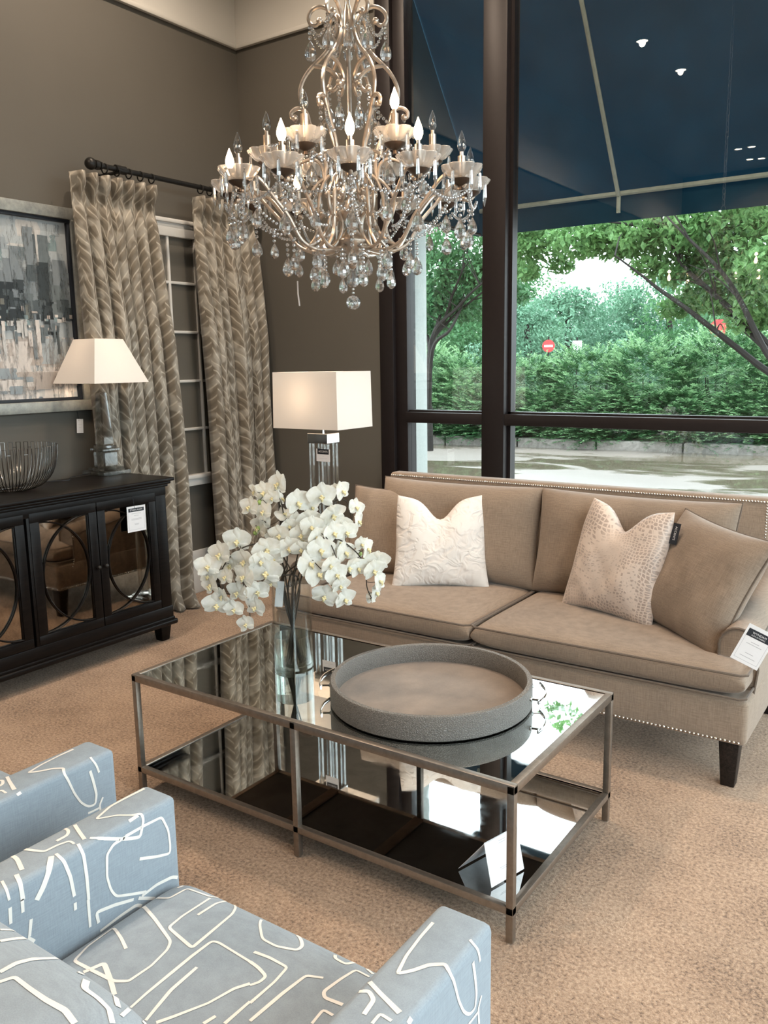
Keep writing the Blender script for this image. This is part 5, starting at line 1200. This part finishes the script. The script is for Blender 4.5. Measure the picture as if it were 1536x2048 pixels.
harp = ribbon_mesh('harp_arm', [
    [(755, 41), (762, 50), (772, 49), (777, 36), (771, 22), (757, 14), (742, 16), (730, 28), (722, 40), (722, 60), (729, 82), (746, 108), (768, 130), (783, 148), (794, 170), (797, 192), (790, 222), (776, 252), (763, 275), (753, 298), (748, 330), (752, 360)],
    [(768, 131), (752, 134), (738, 139), (727, 148), (720, 160), (722, 172), (731, 181), (738, 177)],
    [(779, 246), (784, 226), (794, 217), (806, 217), (815, 225), (814, 234), (808, 234)]], [(755, 42), (738, 176), (808, 235)])
lower = ribbon_mesh('candle_arm', [
    [(712, 478), (722, 492), (745, 501), (772, 503), (797, 496), (816, 480), (838, 442), (866, 410), (890, 382), (908, 370), (925, 369), (940, 378), (944, 391), (934, 401), (924, 397)],
    [(797, 497), (775, 485), (755, 462), (748, 436), (738, 425), (727, 430), (721, 448), (724, 470), (738, 492), (752, 500)]], [(925, 397)], .0058)
lower2 = ribbon_mesh('candle_arm', [
    [(712, 478), (722, 492), (745, 501), (772, 503), (797, 496), (816, 480), (838, 442), (866, 410), (890, 382), (908, 370), (925, 369), (940, 378), (944, 391), (934, 401), (924, 397)],
    [(790, 498), (770, 470), (765, 430), (762, 392), (752, 362), (741, 351), (730, 358), (727, 378), (735, 394), (746, 390)]], [(925, 397), (746, 389)], .0058)
upper = ribbon_mesh('upper_candle_arm', [
    [(752, 360), (758, 330), (775, 318), (800, 325), (820, 335), (840, 330), (856, 318), (864, 305), (858, 296)],
    [(752, 356), (770, 372), (785, 400), (780, 430), (765, 440), (757, 428)]], [(757, 427)], .0052)
harp_az = [30, 90, 150, 210, 270, 330]; low_az = [30*k for k in range(12)]
for a in harp_az: rotz(harp, 'harp_arm', AZ0+R(a)); rotz(upper, 'upper_candle_arm', AZ0+R(a))
for k, a in enumerate(low_az): rotz(lower if k % 2 == 0 else lower2, 'candle_arm', AZ0+R(a))
# candle sets
def cup_mesh():
    b = MB(); pr = [(.012, 0), (.024, .002), (.040, .010), (.053, .026), (.058, .036), (.0565, .038), (.051, .028), (.038, .013), (.022, .006), (.012, .004)]
    b.lathe(pr, (0, 0, 0), 64, scal=lambda a, r, z: 1+.20*abs(math.sin(a*4))**.6*(r/.055)**2-.10*(r/.055)**2); return b.mesh('drip_cup', M_CUP, ang=25)
cupm = cup_mesh()
b = MB(); b.lathe([(.001, -.030), (.008, -.028), (.006, -.018), (.018, -.012), (.030, -.003), (.032, .001), (.012, .002)], (0, 0, 0), 20); capm = b.mesh('cup_holder', M_DARKCAP)
def sleeve(h):
    b = MB(); b.lathe([(.0115, 0), (.0115, h), (.006, h+.001), (.006, h+.012), (.001, h+.012)], (0, 0, .003), 16); return b.mesh('candle_sleeve', M_CHAMP, ang=40)
bulb_pr = [(.0055, 0), (.0095, .006), (.0130, .015), (.0135, .022), (.0115, .032), (.0075, .043), (.0035, .053), (.0010, .060)]
b = MB(); b.lathe(bulb_pr, (0, 0, 0), 14); bulb_off = b.mesh('bulb', M_BULBOFF)
b = MB(); b.lathe(bulb_pr, (0, 0, 0), 14); bulb_on = b.mesh('bulb', M_BULBON)
spear_b = MB(); spear_b.lathe([(.0006, .004), (.0042, 0), (.0048, -.012), (.0058, -.03), (.0060, -.038), (.0008, -.056)], (0, 0, 0), 6); spear_b.ball((0, 0, .010), .0048, 8, 6); spear_m = spear_b.mesh('crystal_spear', M_CRYSTAL, smooth=False)
def drop_mesh(h, w, n=9):
    b = MB(); pr = [(.0008, 0), (.16*w, -.12*h), (.34*w, -.30*h), (.46*w, -.5*h), (.5*w, -.68*h), (.43*w, -.84*h), (.24*w, -.95*h), (.001, -h)]; b.lathe(pr, (0, 0, 0), n); return b.mesh('crystal_drop', M_CRYSTAL, smooth=False)
big_d, mid_d, sm_d = drop_mesh(.060, .036, 10), drop_mesh(.052, .030, 9), drop_mesh(.036, .018, 8)
def light_set(r, z, az, h, on, name_a='drip_cup'):
    p = Vector((r*math.cos(az), r*math.sin(az), z-2.2)); T = Matrix.Translation(p)
    c = inst(cupm, 'drip_cup', ch, T @ Matrix.Rotation(rng.random(), 4, 'Z')); inst(capm, 'cup_holder', c)
    s_ = inst(sleeve_m[h], 'candle_sleeve', ch, T); inst(bulb_on if on else bulb_off, 'bulb', s_, Matrix.Translation((0, 0, h+.014)))
    if on:
        L = bpy.data.lights.new('candle_light', 'POINT'); L.energy = .45; L.color = (1, .62, .34); L.shadow_soft_size = .012
        lo = bpy.data.objects.new('candle_light', L); col.objects.link(lo); lo.parent = ch; lo.location = p+Vector((0, 0, h+.085))
    return p
sleeve_m = {.062: sleeve(.062), .078: sleeve(.078)}
RL, ZL, RU, ZU = .375, 2.078, .257, 2.170
on_low = {0, 30, 330, 270}; on_up = {30}
spears = 0; lowp, upp = {}, {}
for a in low_az:
    az = AZ0+R(a); lowp[a] = light_set(RL, ZL, az, .062, a in on_low or a == 210)
for a in harp_az:
    az = AZ0+R(a); upp[a] = light_set(RU, ZU, az, .078, a in on_up)
# note: azimuth grows anticlockwise seen from above, so 30 is to the right of the viewer's centre
ns = 0
for d_, r0, nn in ((lowp, .053, 6), (upp, .053, 4)):
    for a, p in d_.items():
        for k in range(nn):
            if ns >= 100: break
            q = 2*PI*(k+.5)/nn+R(a); m_ = Matrix.Translation(p+Vector((r0*math.cos(q), r0*math.sin(q), .016))); inst(spear_m, 'crystal_spear', ch, m_); ns += 1
# bead chains and drops
bead_pr = MB(); nchain = [0]
def beads(P, r=.0060, step=.0135, name='bead_chain'):
    P = [Vector(p) for p in P]; b = MB(); acc = 0; seglen = [(c-a).length for a, c in zip(P[:-1], P[1:])]; tot = sum(seglen); n = max(1, int(tot/step)); out = []
    for i in range(n+1):
        s_ = tot*i/n; k = 0
        while k < len(seglen)-1 and s_ > seglen[k]: s_ -= seglen[k]; k += 1
        p = P[k]+(P[k+1]-P[k])*(s_/max(seglen[k], 1e-6)); b.ball(p, r, 8, 5)
    o = inst(b.mesh(name, M_CRYSTAL, ang=20), name, ch); return P[-1]
def cat(a, c, sag, n=10): a, c = Vector(a), Vector(c); return [a+(c-a)*(i/n)+Vector((0, 0, -sag*4*(i/n)*(1-i/n))) for i in range(n+1)]
nd = [0]
def drop(p, which, chain=0.0, stepb=.0125):
    p = Vector(p)
    if chain: beads([p, p-Vector((0, 0, chain))], .0060, stepb); p = p-Vector((0, 0, chain+.008))
    nd[0] += 1; inst(which, 'crystal_drop', ch, Matrix.Translation(p) @ Matrix.Rotation(rng.random()*3, 4, 'Z'))
def pol(r, z, a): az = AZ0+R(a); return Vector((r*math.cos(az), r*math.sin(az), z-2.2))
lc = sorted(low_az)
for i, a in enumerate(lc):
    c = lc[(i+1) % 12]; c2 = c if c > a else c+360
    p0, p1 = pol(RL+.02, ZL-.03, a), pol(RL+.02, ZL-.03, c2)
    beads(cat(p0, p1, .035, 10), .0050, .0112); mid = cat(p0, p1, .035, 10)[5]
    drop(mid-Vector((0, 0, .006)), mid_d, .032 if i % 2 else .012)          # swag drops
    drop(pol(RL-.005, ZL-.055, a), big_d, .045)                             # under each cup
    beads(cat(pol(RL-.02, ZL-.03, a), pol(.20, 1.955, a+8), .030, 8), .0050, .0118)
    drop(pol(.205, 1.925, a), big_d if i % 2 else mid_d, .030)              # below the arms
    drop(pol(.125, 1.893, a+15), mid_d, .026 if i % 2 else .050)
for i, a in enumerate(harp_az):
    r_, z_ = prof(808, 235); drop(pol(r_, z_-.01, a), mid_d, .03)
    r_, z_ = prof(738, 178); drop(pol(r_, z_-.01, a), mid_d, .035)
    r_, z_ = prof(772, 50); drop(pol(r_+.004, z_-.006, a), big_d, .03); c2 = a+60
    beads(cat(pol(r_, z_, a), pol(r_, z_, c2), .045, 10), .0052, .0120)
    r3, z3 = prof(724, 40); drop(pol(r3+.012, z3-.03, a+30), mid_d, .012)
    beads(cat(pol(RU, ZU-.005, a), pol(RU, ZU-.005, c2), .055, 12), .0052, .0120)
    drop(pol(RU*.80, ZU-.06, a+30), big_d, .01)
    drop(pol(RU-.03, ZU-.03, a), big_d, .01)
    r_, z_ = prof(790, 222); beads(cat(pol(r_, z_-.02, a), pol(RU, ZU+.03, a+20), .02, 6), .0052, .0120)
    beads(cat(pol(.10, z0+.12, a), pol(.10, z0+.12, c2), .03, 8), .0052, .0120); drop(pol(.085, z0+.085, a+30), mid_d, .012)
    drop(pol(.05, z0-.005, a), mid_d, .03)
for k in range(3): drop((0.006*math.cos(k*2), .006*math.sin(k*2), z0-2.2-.078), mid_d, .0)
zb_ = prof(707, 605)[1]; beads([(0, 0, z0-2.2-.08), (0, 0, zb_-2.2+.03)], .0045, .011)
b = MB(); bm = bmesh.new(); bmesh.ops.create_icosphere(bm, subdivisions=2, radius=.0235); b.bm(bm, 0, Matrix.Translation((0, 0, zb_-2.2))); inst(b.mesh('crystal_ball', M_CRYSTAL, smooth=False), 'crystal_ball', ch)
p = prof(588, 562); q = cs_*p[0]+Vector((0, 0, p[1]-2.2)); q2 = cs_*(p[0]+.004)+Vector((0, 0, prof(590, 612)[1]-2.2)); b = MB(); b.tube([q, (q+q2)/2-cs_*.002, q2], .0030, 6, flat=(1, .3)); inst(b.mesh('paper_tie', M_WHITE), 'paper_tie', ch)
print('CRYSTALS', ns, nd[0])
